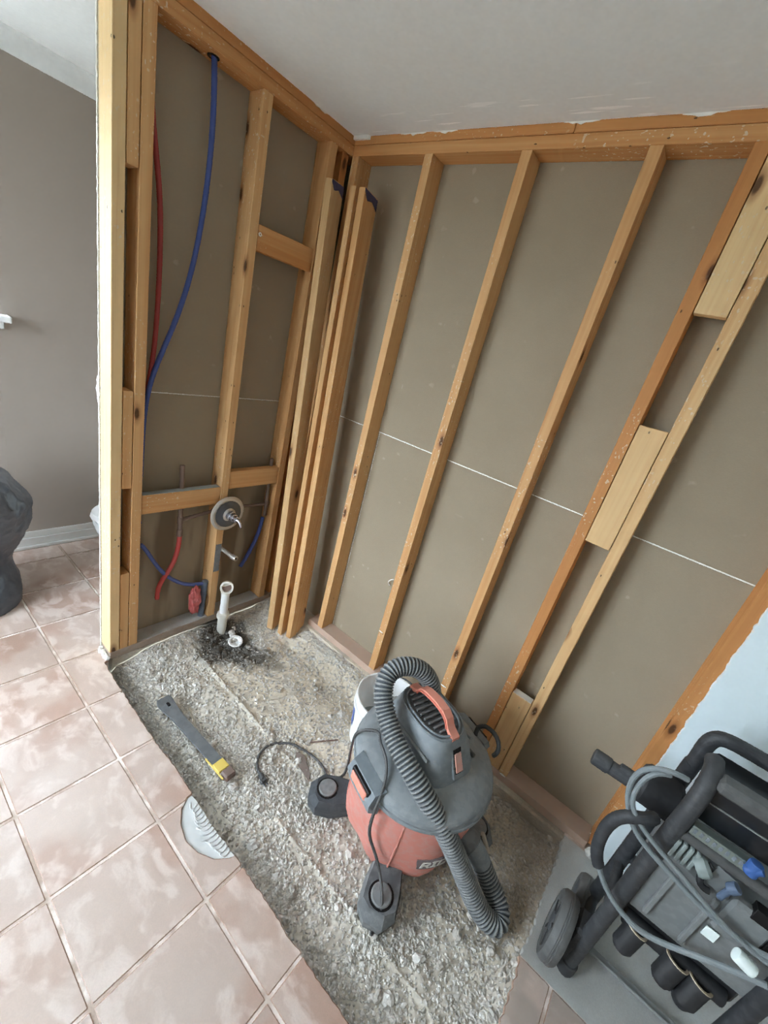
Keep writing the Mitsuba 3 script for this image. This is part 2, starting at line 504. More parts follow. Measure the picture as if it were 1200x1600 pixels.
solid('plaster_smear', prism(Polygon([(58.9, 0.1), (62.0, 0.15), (62.0, 1.45), (58.95, 1.5)]), 16.9, 16.95), 'plaster', wb, dust=0, smooth=False)
# ragged left edge of the painted drywall at the right
rr = np.random.default_rng(21)
zz = np.linspace(0.1, CEIL, 190)
edge = [(79.0 + 0.28 * (meshkit.fbm(np.array([[z * 0.8, 0.3, 0.1]]), 3)[0] - 0.5) + rr.uniform(-0.07, 0.07), z) for z in zz]
pl = Polygon([(150, 0.1), (78.95, 0.1), (150, CEIL)][:1] + [(150, CEIL)] + edge[::-1])
m = trimesh.creation.extrude_polygon(pl, 0.5, engine='earcut')
v = m.vertices
m.vertices = np.stack([v[:, 0], -v[:, 2], v[:, 1]], 1)
put('painted_drywall', m, 'white_paint', wb, label='pale bluish white painted drywall with a ragged cut edge')
core = []
for x, z in edge[::2]:
    core.append(blob((x + 0.02, -0.42, z), (rr.uniform(.05, .14), .14, rr.uniform(.1, .35)), int(z * 9) + 5, 1, 0.6))
solid('torn_edge', cat(*core), 'plaster', wb, dust=0, smooth=False)
put('painted_drywall', cbox(-45, -4.05, 3.0, 3.5, 0, 94.3, 0.02), 'brown_paint', wb)
solid('plaster_crumb', cat(*[blob((78.2 + rr.uniform(-.5, .6), -0.7 + rr.uniform(-.5, .4), rr.uniform(0.1, 1.3)), rr.uniform(.25, .55), k, 1, 0.6) for k in range(14)]),
      'plaster', wb, dust=0.3, smooth=False)
for x, z, s in ((32.0, 10.8, 0.5), (47.9, 9.2, 0.6), (63.0, 1.1, 0.5)):
    solid('paint_chip', blob((x, -0.05, z), (s, 0.06, 0.16), int(x), 1, 0.5), 'plaster', wb, dust=0, smooth=False)
curl, _ = spline([(29.1, 3.3, 19.2), (28.8, 2.9, 19.9), (29.3, 2.6, 20.8), (29.9, 2.8, 21.2)], 12)
solid('paper_curl', sweep(curl, 0.12, 6), 'plaster', wb, dust=0)

# the plumbing wall at the left
wl = struct('wall_left', 'open stud wall carrying the shower plumbing')
put('drywall_sheet', cbox(-4.0, -D, -36.95, 3.45, -0.6, 47.72, 0.02), 'paper', wl)
put('drywall_sheet', cbox(-4.0, -D, -36.95, 3.45, 47.9, 94.3, 0.02), 'paper', wl)
solid('seam_compound', cbox(-3.95, -3.62, -36.8, 3.3, 0.95, 94.2, 0.01), 'plaster', wl, dust=0)
put('painted_drywall', cbox(-4.12, -4.0, -36.9, 3.4, 0.3, 94.2, 0.02), 'brown_paint', wl)
zz = np.linspace(0.5, 93.9, 160)
core = [blob((-3.95 - rr.uniform(0, .12), -37.0, z), (rr.uniform(.06, .2), .10, rr.uniform(.3, .6)), int(z * 5) + 3, 1, 0.5) for z in zz]
solid('torn_edge', cat(*core), 'plaster', wl, dust=0, smooth=False)
solid('torn_paper', cat(*[blob((-4.35 + rr.uniform(-.3, .2), -36.9 + rr.uniform(-.1, .2), z), (rr.uniform(.2, .45), .25, rr.uniform(.4, .8)), int(z * 7), 1, 0.7)
                          for z in np.linspace(44.5, 49.5, 9)]), 'white', wl, dust=0, smooth=False)
wood('top_plate', cbox(-D + 0.02, 0, -36.95, 3.4, H1, H2 - 0.03), 'y', 0.95, wl)
wood('top_plate', cbox(-D + 0.02, 0, -36.95, 3.4, H2 + 0.03, 94.35), 'y', 1.12, wl)
for a, b in ((-32.3, -18.25), (-16.5, -5.05)):
    pl = Polygon([(-D + 0.1, a), (-0.25, a), (-0.12, a + 3), (-0.3, (a + b) / 2), (-0.1, b - 2), (-0.3, b), (-D + 0.1, b)])
    put('dust_layer', prism(pl, 1.2, 1.27), 'cement', wl)
solid('plaster_crumb', cat(*[blob((-3.6 + rr.uniform(0, 3.6), -37.4 + rr.uniform(-.3, .25), rr.uniform(0.0, .35)), rr.uniform(.18, .45), k + 60, 1, 0.6) for k in range(16)]),
      'plaster', wl, dust=0.3, smooth=False)
solid('bottom_plate', cbox(-D + 0.02, 0, -36.95, 0.0, -0.35, 1.2), 'plate_grey', wl, dust=0.7, smooth=False, label='dusty bottom plate half covered with debris')
for a, b, tone, lb in ((-37.0, -35.5, 0.02, 'end stud with a bright pale face'), (-33.9, -32.4, 0.62, None), (-18.15, -16.6, 0.55, None), (-4.95, -3.45, 0.66, None), (-1.75, -0.25, 0.9, None)):
    wood('stud', cbox(-D + 0.02, 0 if b < -1 else -0.5, a, b, 1.2, H1), 'z', tone, wl, label=lb)
for z0, z1, tone in ((75.5, H1, 0.6), (33.2, 48.5, 0.72), (1.2, 17.4, 0.66)):
    wood('block', cbox(-2.6, -0.02, -35.38, -34.02, z0, z1), 'z', tone, wl)
wood('block', cbox(-1.55, -0.04, -16.55, -5.0, 72.0, 75.6), 'y', 0.95, wl)
wood('block', cbox(-1.6, -0.1, -32.35, -18.2, 28.2, 31.6), 'y', 0.78, wl)
wood('block', cbox(-1.6, -0.1, -16.55, -5.0, 31.0, 34.6), 'y', 0.78, wl)
solid('dust_strip', prism(Polygon([(-1.5, -32.2), (-0.3, -32.2), (-0.15, -25), (-0.2, -18.4), (-1.5, -18.4)]), 31.6, 31.66), 'dusty_grey', wl, dust=0.8, smooth=False)
solid('screw_ring', lathe([(0.12, -0.1), (0.28, -0.1), (0.28, 0.06), (0.12, 0.06)], 14, close=False).apply_transform(
    trimesh.transformations.translation_matrix([0.0, -16.2, 74.3]) @ trimesh.transformations.rotation_matrix(math.pi / 2, [0, 1, 0])), 'plaster', wl, dust=0)
solid('steel_plate', cbox(0.0, 0.09, -18.0, -16.75, 12.6, 19.0, 0.02), 'steel', wl, dust=0.6, label='grey steel nail plate on the middle stud')

# the wall across the toilet alcove, with the window
wf = struct('wall_far_left', 'taupe painted wall of the room beyond the stud wall')
Y0, Y1, Z0, Z1 = -78.0, -39.5, 51.2, 86.0
for b in ((-45.6, -45, -130, Y0, 0, 91.4), (-45.6, -45, Y1, 3.5, 0, 91.4), (-45.6, -45, Y0, Y1, 0, Z0), (-45.6, -45, Y0, Y1, Z1, 91.4)):
    put('painted_drywall', cbox(*b, 0.01), 'brown_paint', wf)
cove = []
for k in range(9):
    a = k / 8 * math.pi / 2
    cove.append((-45 + 3.0 * (1 - math.cos(a)), 91.2 + 2.85 * math.sin(a)))
pl = Polygon([(-45.6, 91.2)] + cove + [(-45.6, 94.05)])
m = trimesh.creation.extrude_polygon(pl, 133.4, engine='earcut')
v = m.vertices
m.vertices = np.stack([v[:, 0], -130 + v[:, 2], v[:, 1]], 1)
put('cove', m, 'ceiling_paint', wf, smooth=20)
bb = struct('baseboard_left', 'light grey moulded baseboard along the taupe wall')
solid('board', cbox(-45, -44.35, -130, 3.0, 0.0, 2.6, 0.05), 'trim', bb, dust=0.3, smooth=False)
solid('cap', cbox(-45, -44.62, -130, 3.0, 2.6, 4.2, 0.12), 'trim', bb, dust=0.3, smooth=False)
solid('shoe', cbox(-44.35, -43.85, -130, 3.0, 0.0, 0.8, 0.2), 'trim', bb, dust=0.3, smooth=False)
w1 = struct('window_1', 'white trimmed window at the left picture edge')
solid('sill', cbox(-46.0, -42.4, Y0 - 1.2, Y1 + 2.0, Z0 - 1.2, Z0, 0.15), 'white', w1, dust=0, smooth=False)
solid('apron', cbox(-45.0, -44.3, Y0, Y1 + 1.2, Z0 - 2.6, Z0 - 1.2, 0.1), 'white', w1, dust=0, smooth=False)
for b in ((-47.2, -46.2, Y0, Y0 + 1.8, Z0, Z1), (-47.2, -46.2, Y1 - 1.8, Y1, Z0, Z1), (-47.2, -46.2, Y0, Y1, Z1 - 1.8, Z1), (-47.2, -46.2, Y0, Y1, Z0 - .2, Z0 + 1.8)):
    solid('frame', cbox(*b, 0.1), 'white', w1, dust=0, smooth=False)
put('glass', cbox(-46.75, -46.7, Y0 + 1.5, Y1 - 1.5, Z0 + 1.5, Z1 - 1.5, 0.005), 'pane', w1)
# the room behind the photographer, with its wide window
wr = struct('wall_rear', 'pale wall behind the photographer with a wide window')
A0, A1, B0, B1 = -40.0, 26.0, 20.0, 88.0
for b in ((-45.6, A0, -130.6, -130, 0, 94), (A1, 150, -130.6, -130, 0, 94), (A0, A1, -130.6, -130, 0, B0), (A0, A1, -130.6, -130, B1, 94)):
    put('painted_drywall', cbox(*b, 0.01), 'room_paint', wr)
w2 = struct('window_2', 'wide white framed window in the wall behind the photographer')
for b in ((A0, A0 + 2.5, -131.5, -130.2, B0, B1), (A1 - 2.5, A1, -131.5, -130.2, B0, B1), ((A0 + A1) / 2 - 1.5, (A0 + A1) / 2 + 1.5, -131.5, -130.2, B0, B1),
          (A0, A1, -131.5, -130.2, B1 - 2.5, B1), (A0, A1, -131.5, -130.2, B0, B0 + 2.5)):
    solid('frame', cbox(*b, 0.1), 'white', w2, dust=0, smooth=False)
put('wall_right', cbox(150, 150.6, -130, 3.5, 0, 94, 0.01), 'room_paint', label='pale wall at the far right of the room', kind='structure')

# ------------------------------------------------------------------ the floor: slab, tiles, the opened shower pan
fl = struct('floor', 'dusty pinkish beige ceramic tile floor around the opened shower')
PITCH, GX, GY, GAP = 11.63, 8.52, -43.4, 0.34
rr = np.random.default_rng(5)
ex = np.arange(-3.0, 90, 0.5)
ey = -38.25 + 0.5 * (meshkit.fbm(np.stack([ex * 0.22, ex * 0, ex * 0], 1), 3, 2) - 0.5) - 0.009 * ex + rr.uniform(-0.10, 0.10, len(ex)) \
     + 0.8 * np.clip((3.5 - ex) / 6, 0, 1)
keep = (ex > -3.6) & (ex < 75)
cut = Polygon([(-4.1, -36.95), (-0.05, -37.0)] + [(x, y) for x, y in zip(ex, ey) if 0.2 < x < 74.5] + [(74.5 + 0.9 * (float(meshkit.fbm(np.array([[q * 0.35, 1.3, 0.2]]), 3)[0]) - 0.5) + (0.12 if k % 2 else -0.12), q) for k, q in enumerate(np.linspace(ey[-1], 0.5, 60))] + [(74.6, 4), (-4.1, 4)]).buffer(0)
bite = Polygon([(31.3, -38.2), (31.4, -39.3), (32.3, -40.5), (34.0, -41.5), (36.2, -42.0), (38.4, -41.6), (40.4, -40.6), (41.6, -39.2), (42.0, -38.0)])
cut_tiles = cut.union(bite)
slab = sbox(-45, -130, 150, 3.0).difference(cut.buffer(0.15))
put('slab', prism(slab, -5.5, -0.62), 'cement', fl)
put('grout', prism(slab.buffer(-0.05).difference(bite), -0.62, -0.07), 'grout', fl)
put('mortar_patch', prism(bite.buffer(-0.05).difference(cut.buffer(0.05)).intersection(sbox(30, -45, 44, -38.3)), -0.62, -0.2), 'mortar', fl,
    label='pale blue-grey half-round mortar patch where a tile is missing')
ridges = []
for k in range(16):
    x = 32.2 + 0.6 * k
    pts = np.array([(x + 0.5 * math.sin(k), -40.6 + 0.5 * abs(k - 8) * 0.35, -0.2), (x + 0.9, -39.6, -0.17), (x + 0.8, -38.7, -0.2)])
    if all(bite.buffer(-0.25).contains(Point(p[0], p[1])) for p in pts):
        ridges.append(sweep(spline(pts, 8)[0], 0.11, 6))
if ridges:
    put('trowel_ridge', cat(*ridges), 'mortar', fl, smooth=True)


def tile_slab(poly, tilt):
    g = poly.buffer(-0.12, join_style=1)
    if g.is_empty or g.area < 0.3:
        return None
    out = []
    for q in getattr(g, 'geoms', [g]):
        o = q.buffer(0.12, join_style=1, quad_segs=2).simplify(0.02)
        i = affinity.scale(o, 1, 1)
        inner = o.buffer(-0.09, join_style=2)
        if inner.is_empty or inner.geom_type != 'Polygon' or o.geom_type != 'Polygon':
            inner = None
        body = prism(o, -0.5, -0.045)
        out.append(body)
        if inner is not None:
            out.append(prism(inner, -0.05, 0.0))
            a, b = np.array(o.exterior.coords)[:-1], None
            # bevel between the two outlines
            n = len(a)
            near = []
            for p in a:
                d = inner.exterior.interpolate(inner.exterior.project(Point(p)))
                near.append((d.x, d.y))
            near = np.array(near)
            vv = np.vstack([np.c_[a, np.full(n, -0.045)], np.c_[near, np.zeros(n)]])
            ff = []
            for j in range(n):
                k = (j + 1) % n
                ff += [(j, k, n + k), (j, n + k, n + j)]
            out.append(tm(vv, ff))
    m = cat(*out)
    c = m.vertices[:, :2].mean(0)
    m.vertices[:, 2] += (m.vertices[:, 0] - c[0]) * tilt[0] + (m.vertices[:, 1] - c[1]) * tilt[1]
    return m


for i in range(-5, 9):
    for j in range(-4, 5):
        x0, y0 = GX + i * PITCH, GY + j * PITCH
        if y0 > 2 or y0 < -92:
            continue
        t = sbox(x0 + GAP / 2, y0 + GAP / 2, x0 + PITCH - GAP / 2, y0 + PITCH - GAP / 2)
        if x0 + PITCH > 75 and y0 > -21:    # the strip beside the wall is bare dusty cement
            continue
        t = t.intersection(sbox(-43.8, -130, 150, 2.9))
        if x0 < 1 and y0 + PITCH > -37:
            t = t.difference(sbox(-4.2, -37.1, 0.3, 4))
        t = t.difference(cut_tiles)
        for g in getattr(t, 'geoms', [t]):
            if g.is_empty or g.area < 1.0:
                continue
            m = tile_slab(g, rr.normal(0, 0.0012, 2))
            if m is not None:
                put('tile', m, 'tile', fl, uv=(float(rr.random()), float(rr.random())))
put('cement_strip', prism(sbox(73.5, -20.2, 150, -0.55).difference(cut.buffer(0.12)), -0.62, -0.06), 'cement', fl, label='bare dusty grey cement strip along the wall')
put('slab_foot', cbox(-4, 78.5, -0.9, 3.9, -5.5, -0.4, 0.3), 'soil', fl)
put('slab_foot', cbox(-4.4, -0.3, -36.8, 0.5, -5.5, -0.4, 0.3), 'soil', fl)


# ------------------------------------------------------------------ the gravel
def ground(x, y):
    x, y = np.asarray(x, float), np.asarray(y, float)
    P = np.stack([x, y, 0 * x], -1)
    z = -2.25 + 1.0 * (meshkit.fbm(P * 0.13, 4, 3) - 0.5) + 0.55 * (meshkit.fbm(P * 0.6, 3, 8) - 0.5)
    ss = lambda a, b, t: np.clip((t - a) / (b - a), 0, 1) ** 2 * (3 - 2 * np.clip((t - a) / (b - a), 0, 1))
    z += 1.35 * ss(-7, -1.0, y) * ss(60, 44, x)
    z -= 0.5 * ss(-8, -1.0, y) * ss(56, 64, x)
    z += 1.3 * ss(5, 0.2, x) * ss(-34, -30, y)
    z -= 1.7 * ss(-34.8, -37.4, y) * ss(46, 22, x) + 0.7 * ss(-36, -38, y)
    z += 1.3 * ss(72.2, 75.2, x)
    e = np.sqrt(((x - 6.0) / 6.0) ** 2 + ((y + 15.6) / 4.8) ** 2)
    z -= 1.1 * ss(1.3, 0.4, e)
    z += 0.9 * (meshkit.fbm(P * 0.9, 3, 5) - 0.5) * ss(1.7, 0.6, e)
    z += 0.30 * np.exp(-((y + 23.1 + 0.02 * x) / 0.28) ** 2) * ss(2, 5, x) * ss(44, 34, x)
    z += 0.28 * np.exp(-((y + 31.2) / 0.25) ** 2) * ss(38, 44, x) * ss(72, 66, x)
    return z


gb = thing('gravel_bed', 'loose grey gravel and dusty soil filling the opened shower floor', 'gravel', kind='stuff')
nx, ny = 420, 220
gx, gy = np.meshgrid(np.linspace(-0.2, 75.4, nx), np.linspace(-39.6, 0.2, ny), indexing='ij')
gz = ground(gx, gy) + 0.16 * (meshkit.fbm(np.stack([gx * 2.6, gy * 2.6, gx * 0], -1), 3, 12) - 0.5)
vv = np.stack([gx, gy, gz], -1).reshape(-1, 3)
ii, jj = np.meshgrid(np.arange(nx - 1), np.arange(ny - 1), indexing='ij')
a = (ii * ny + jj).ravel()
ff = np.vstack([np.stack([a, a + ny, a + ny + 1], 1), np.stack([a, a + ny + 1, a + 1], 1)])
put('soil', tm(vv, ff), 'soil', gb, smooth=True)

ico = [trimesh.creation.icosphere(subdivisions=0), trimesh.creation.icosphere(subdivisions=1)]


def pebbles(n, size, region, rng, sub=0, flat=0.75):
    """n crushed stones as arrays (vertices n x k x 3, faces, random numbers) resting on the ground where region() is likely."""
    base = ico[sub]
    xs, ys = rng.uniform(0.2, 75.0, 8 * n), rng.uniform(-39.2, -0.2, 8 * n)
    w = region(xs, ys)
    ok = np.nonzero(rng.random(8 * n) < w)[0][:n]
    xs, ys = xs[ok], ys[ok]
    n = len(xs)
    r = size(rng, n)
    V = base.vertices[None] * (1 + rng.uniform(-0.33, 0.33, (n, len(base.vertices), 1)))
    V = V * rng.uniform(0.65, 1.35, (n, 1, 3)) * np.array([1, 1, flat + 0.15])
    ang = rng.uniform(0, 2 * np.pi, n)
    tilt = rng.normal(0, 0.35, n)
    c, s = np.cos(ang), np.sin(ang)
    Rz = np.zeros((n, 3, 3)); Rz[:, 0, 0] = c; Rz[:, 0, 1] = -s; Rz[:, 1, 0] = s; Rz[:, 1, 1] = c; Rz[:, 2, 2] = 1
    ct, st = np.cos(tilt), np.sin(tilt)
    Rx = np.zeros((n, 3, 3)); Rx[:, 0, 0] = 1; Rx[:, 1, 1] = ct; Rx[:, 1, 2] = -st; Rx[:, 2, 1] = st; Rx[:, 2, 2] = ct
    V = np.einsum('nij,nkj->nki', Rz @ Rx, V) * r[:, None, None]
    V += np.stack([xs, ys, ground(xs, ys) + 0.25 * r], -1)[:, None]
    return V, base.faces, rng.random((n, 2))


def reg_gravel(x, y):
    P = np.stack([x, y, 0 * x], -1)
    f = meshkit.fbm(P * 0.16, 3, 30)
    front = np.clip((-19 - y) / 9, 0, 1)
    w = 0.30 + 0.70 * front
    w *= 0.25 + 0.75 * np.clip((f - 0.34) / 0.2, 0, 1)
    w = np.maximum(w, 0.75 * np.clip((y + 4.2) / 2.0, 0, 1))
    w = np.maximum(w, 0.5 * np.clip((x - 62) / 8, 0, 1))
    e = np.sqrt(((x - 6.0) / 7.0) ** 2 + ((y + 15.6) / 5.5) ** 2)
    return np.maximum(w, 0.45 * (e < 1.2))


prng = np.random.default_rng(77)
pv, pf, pu, off = [], [], [], 0
for n, sz, sub in ((26000, lambda g, n: g.gamma(7.0, 0.0165, n) + 0.03, 0), (7000, lambda g, n: g.uniform(0.13, 0.24, n), 0), (900, lambda g, n: g.uniform(0.22, 0.34, n), 0)):
    V, F, U = pebbles(n, sz, reg_gravel, prng, sub)
    k = V.shape[1]
    pv.append(V.reshape(-1, 3)); pu.append(np.repeat(U, k, 0))
    pf.append((F[None] + (np.arange(len(V)) * k)[:, None, None] + off).reshape(-1, 3))
    off += len(V) * k
put('pebbles', tm(np.vstack(pv), np.vstack(pf)), 'pebble', gb, uv=np.vstack(pu), kind='stuff')
V, F, U = pebbles(140, lambda g, n: g.uniform(0.36, 0.6, n), reg_gravel, prng, 1, 0.7)
for q in range(len(V)):
    put('stone', tm(V[q], F), 'pebble', gb, uv=U[q])
# damp clods round the drain
for k in range(26):
    a, r = prng.uniform(0, 2 * math.pi), prng.uniform(0.25, 1.0) ** 0.6
    x, y = 6.6 + 6.0 * r * math.cos(a), -15.8 + 4.3 * r * math.sin(a)
    s = prng.uniform(0.45, 1.05)
    put('clod', blob((x, y, float(ground(x, y)) + 0.15 * s), (s, s * prng.uniform(.6, 1.0), s * 0.55), 40 + k, 1, 0.7), 'soil', gb)
for x, y, a, L, wd in ((17.0, -16.8, 20, 5.0, .5), (20.5, -15.0, 35, 4.2, .45), (13.6, -14.2, 55, 4.0, .6), (24.0, -17.5, 70, 3.2, .9)):
    m = xf(cbox(-L / 2, L / 2, -wd / 2, wd / 2, -0.08, 0.14, 0.05), rot([0, 0, 1], a), (x, y, float(ground(x, y)) + 0.1))
    put('clay_strip', m, 'soil', gb)

# ------------------------------------------------------------------ loose boards in the corner


def loose_board(bot, top, wdir_b, wdir_t, sdir_b, sdir_t, w, s, tone, label, mark):
    b0, t0 = np.array(bot, float), np.array(top, float)
    u = lambda q: np.array(q, float) / np.linalg.norm(q)
    wb_, wt_, sb_, st_ = u(wdir_b) * w, u(wdir_t) * w, u(sdir_b) * s, u(sdir_t) * s
    B = [b0, b0 + sb_, b0 + sb_ + wb_, b0 + wb_]
    Tq = [t0, t0 + st_, t0 + st_ + wt_, t0 + wt_]
    k = thing('loose_board', label, 'board')
    wood('board', hexa(B, Tq, 0.07), 'z', tone, k)
    if mark:
        f = np.array([0.0, 0.25, 0.6, 1.0])
        d = (np.array(b0) - t0) / np.linalg.norm(np.array(b0) - t0)
        n = np.cross(st_, d); n /= np.linalg.norm(n)
        if n @ wt_ > 0: n = -n
        lo = [t0 + st_ * q + d * dd + n * 0.02 for q, dd in zip(f, (0.5, 1.5, 1.1, 1.9))]
        hi = [t0 + st_ * q + d * 0.12 + n * 0.02 for q in f]
        ring = np.array(hi + lo[::-1])
        m = ring_loft([ring, ring + n * 0.02])
        solid('blue_mark', m, 'cut_blue', k, dust=0.2, smooth=False, label='dark blue paint mark at the sawn end')
    return k


loose_board((8.3, -6.9, -1.9), (1.35, -4.75, 86.3), (-1, -.35, 0), (-1, -.2, 0), (-.25, 1, 0), (-.1, 1, 0), 1.4, 3.2, 0.36,
            'yellowish loose board leaning in the corner, leftmost of three', True)
loose_board((10.9, -6.35, -2.0), (6.3, -4.0, 85.6), (-1, 0, 0), (-1, 0, 0), (-.2, 1, 0), (-.15, 1, 0), 1.25, 3.3, 0.55,
            'middle of the three leaning boards, flecked with white plaster', False)
loose_board((13.35, -5.75, -1.6), (8.5, -4.05, 85.4), (-1, -.1, 0), (-1, 0, 0), (-.25, 1, 0), (-.3, 1, 0), 1.35, 5.2, 0.62,
            'widest loose board leaning in the corner, rightmost of three', True)

# ------------------------------------------------------------------ plumbing
sv = thing('shower_valve', 'round chrome shower valve with copper arms on the middle stud', 'valve')
RYm = rot([0, 1, 0], 90)                    # lathe axis z -> +x
esc = lathe([(3.55, 0.0), (3.6, 0.12), (3.45, 0.3), (3.1, 0.42), (2.9, 0.34), (2.2, 0.42), (1.4, 0.62), (1.1, 0.95), (1.0, 0.95), (0.0, 0.95)], 48, close=False)
VC = np.array([0.9, -16.9, 26.3])
solid('trim_plate', xf(esc, RYm, VC), 'silver', sv, bsdf='brushed', dust=0.5)
solid('inner_dish', xf(lathe([(1.0, 0.72), (1.5, 0.66), (2.3, 0.46), (2.75, 0.44), (2.75, 0.40), (1.0, 0.5)], 40, close=False), RYm, VC), 'steel', sv, bsdf='brushed', dust=0.4)
st = lathe([(0.0, 0.6), (0.85, 0.6), (0.95, 1.6), (0.8, 1.7), (0.8, 2.4), (0.62, 2.5), (0.62, 3.2), (0.45, 3.3), (0.0, 3.3)], 24, close=False)
put('valve_stem', xf(st, RYm, VC), 'chrome', sv, smooth=40)
p, _ = spline([VC + [3.1, 0, 0], VC + [3.9, 0.1, -0.1], VC + [4.3, 0.2, -0.6], VC + [4.4, 0.25, -1.2]], 16)
put('lever', sweep(p, np.linspace(0.42, 0.22, 16), 12), 'chrome', sv, smooth=True)
solid('valve_body', cat(bar((-1.8, -16.0, 26.3), (1.0, -16.9, 26.3), 0.8), bar((-1.5, -18.6, 26.0), (-1.5, -14.6, 26.0), 0.55)), 'copper', sv, dust=0.15)
for pts, r in (([(-1.5, -25.2, 36.0), (-1.5, -24.95, 29), (-1.5, -24.8, 22.4)], .42), ([(-1.5, -24.9, 25.2), (-1.5, -18.6, 26.0)], .34),
               ([(-1.5, -6.1, 36.2), (-1.5, -5.8, 30), (-1.5, -5.7, 22.8)], .40), ([(-1.5, -14.6, 26.1), (-1.5, -5.75, 25.7)], .34)):
    solid('copper_pipe', bar(pts[0], pts[-1], r), 'copper', sv, dust=0.15)
for y, z in ((-24.95, 29.8), (-5.9, 32.9)):
    pts = [(-1.2, y - 0.9, z), (-1.0, y - 0.5, z), (-0.95, y, z), (-1.0, y + 0.5, z), (-1.2, y + 0.9, z)]
    solid('pipe_strap', sweep(spline(pts, 14)[0], 0.13, 8), 'copper', sv, dust=0.15)
for y, z in ((-24.9, 25.2), (-24.85, 22.6), (-5.75, 25.7)):
    solid('pipe_fitting', bar((-1.5, y, z - 0.75), (-1.5, y, z + 0.75), 0.52), 'copper', sv, dust=0.15)

sp = thing('spout_pipe', 'short grey pipe stub pointing out of the middle stud below the valve', 'pipe')
solid('pipe', bar((-0.5, -16.45, 17.6), (3.0, -15.95, 17.3), 0.42), 'silver', sp, bsdf='brushed', dust=0.6)
m = lathe([(0.28, 0), (0.58, 0), (0.58, 1.0), (0.52, 1.25), (0.30, 1.25), (0.26, 0.4)], 20, close=False)
solid('threaded_end', xf(m, RYm @ rot([1, 0, 0], -8), (2.8, -15.98, 17.3)), 'silver', sp, bsdf='brushed', dust=0.5)

p, _ = spline([(-1.75, -24.8, 92.5), (-1.75, -24.45, 89.7), (-1.75, -24.17, 84.2), (-1.75, -24.41, 76.7), (-1.75, -25.7, 66.7), (-1.75, -28.0, 58.2),
               (-1.75, -30.7, 50.4), (-1.75, -31.75, 43), (-1.8, -31.95, 34), (-2.4, -31.95, 29), (-2.2, -31.7, 25.5)], 90)
bp = thing('blue_tube', 'long blue plastic water tube curving down beside the end studs', 'tube')
solid('tube', sweep(p, 0.36, 12), 'blue_pex', bp, dust=0.15, smooth=True)
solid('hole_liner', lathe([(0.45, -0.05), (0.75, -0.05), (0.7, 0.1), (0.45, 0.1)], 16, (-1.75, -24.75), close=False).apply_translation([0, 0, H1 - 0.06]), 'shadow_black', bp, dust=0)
p, _ = spline([(-1.6, -31.6, 21.5), (-1.75, -30.2, 19.3), (-1.75, -27.3, 14.3), (-1.75, -23.4, 10.6), (-1.6, -21.0, 9.6), (-1.3, -18.5, 9.4)], 40)
solid('lower_tube', sweep(p, 0.36, 12), 'blue_pex', bp, dust=0.3, smooth=True)
p, _ = spline([(-2.2, -31.9, 90), (-2.2, -31.5, 81), (-2.2, -30.5, 74.4), (-2.2, -30.1, 67), (-2.2, -30.15, 60), (-2.3, -30.5, 53), (-2.4, -31.1, 48), (-2.5, -31.7, 40), (-2.6, -32.1, 34)], 80)
tag = thing('red_tube', 'thin red plastic water tube hanging behind the second end stud', 'tube')
solid('tube', sweep(p, 0.34, 12), 'red_pex', tag, dust=0.15, smooth=True)
p, _ = spline([(-1.5, -24.8, 22.2), (-1.5, -24.9, 20), (-1.5, -25.6, 16.5), (-1.6, -26.9, 13.8), (-2.2, -27.6, 11.5), (-2.6, -27.8, 8)], 30)
tag = thing('red_tube', 'short bright red tube bending below the left copper pipe', 'tube')
solid('tube', sweep(p, 0.42, 12), 'red', tag, dust=0.2, smooth=True)
p, _ = spline([(-2.2, -5.6, 22), (-2.2, -6.5, 17), (-2.4, -8.2, 12.5), (-2.2, -9.8, 10.2)], 30)
tag = thing('blue_tube', 'dark blue tube bent near the corner stud behind the leaning boards', 'tube')
solid('tube', sweep(p, 0.42, 12), 'blue_pex', tag, dust=0.1, smooth=True)
p, _ = spline([(-1.3, -18.7, 9.9), (-1.3, -18.9, 5), (-1.1, -19.1, -0.8)], 20)
tag = thing('foam_sleeve', 'blue-grey foam pipe sleeve standing against the foot of the middle stud', 'pipe sleeve')
solid('sleeve', sweep(p, 0.62, 14), 'foam_blue', tag, dust=0.5, smooth=40)
m = trimesh.creation.icosphere(subdivisions=4)
v = m.vertices
k = 1 + 0.9 * (meshkit.fbm(v * 2.4, 3, 4) - 0.5) + 0.35 * np.abs(meshkit.noise(v * 5, 9) - 0.5)
m.vertices = v * k[:, None] * np.array([0.9, 1.15, 3.1]) + np.array([-0.9, -20.9, 6.0])
tag = thing('red_foam', 'crumpled red plastic scrap hanging beside the blue-grey pipe sleeve', 'scrap')
solid('scrap', m, 'red', tag, dust=0.5, smooth=40)

dp = thing('drain_pipe', 'white plastic standpipe with an open elbow in the dark soil', 'drain pipe')
DX, DY = 1.75, -15.6
solid('lower_pipe', lathe([(1.0, -4.2), (1.0, 1.6)], 24, (DX, DY)), 'pvc', dp, dust=0.25, smooth=40)
solid('coupling', lathe([(1.0, 1.2), (1.3, 1.3), (1.3, 2.0), (1.22, 2.1), (1.22, 2.5), (1.0, 2.6)], 24, (DX, DY)), 'pvc', dp, dust=0.3, smooth=30)
solid('upper_pipe', lathe([(0.84, 2.4), (0.84, 8.2)], 24, (DX, DY)), 'white', dp, dust=0.1, smooth=40)
p, _ = spline([(DX, DY, 7.6), (DX + 0.02, DY - 0.02, 8.8), (DX + 0.4, DY - 0.25, 9.7), (DX + 1.3, DY - 0.8, 10.1)], 16)
solid('elbow', sweep(p, np.linspace(0.95, 1.05, 16), 20), 'pvc', dp, dust=0.2, smooth=40)
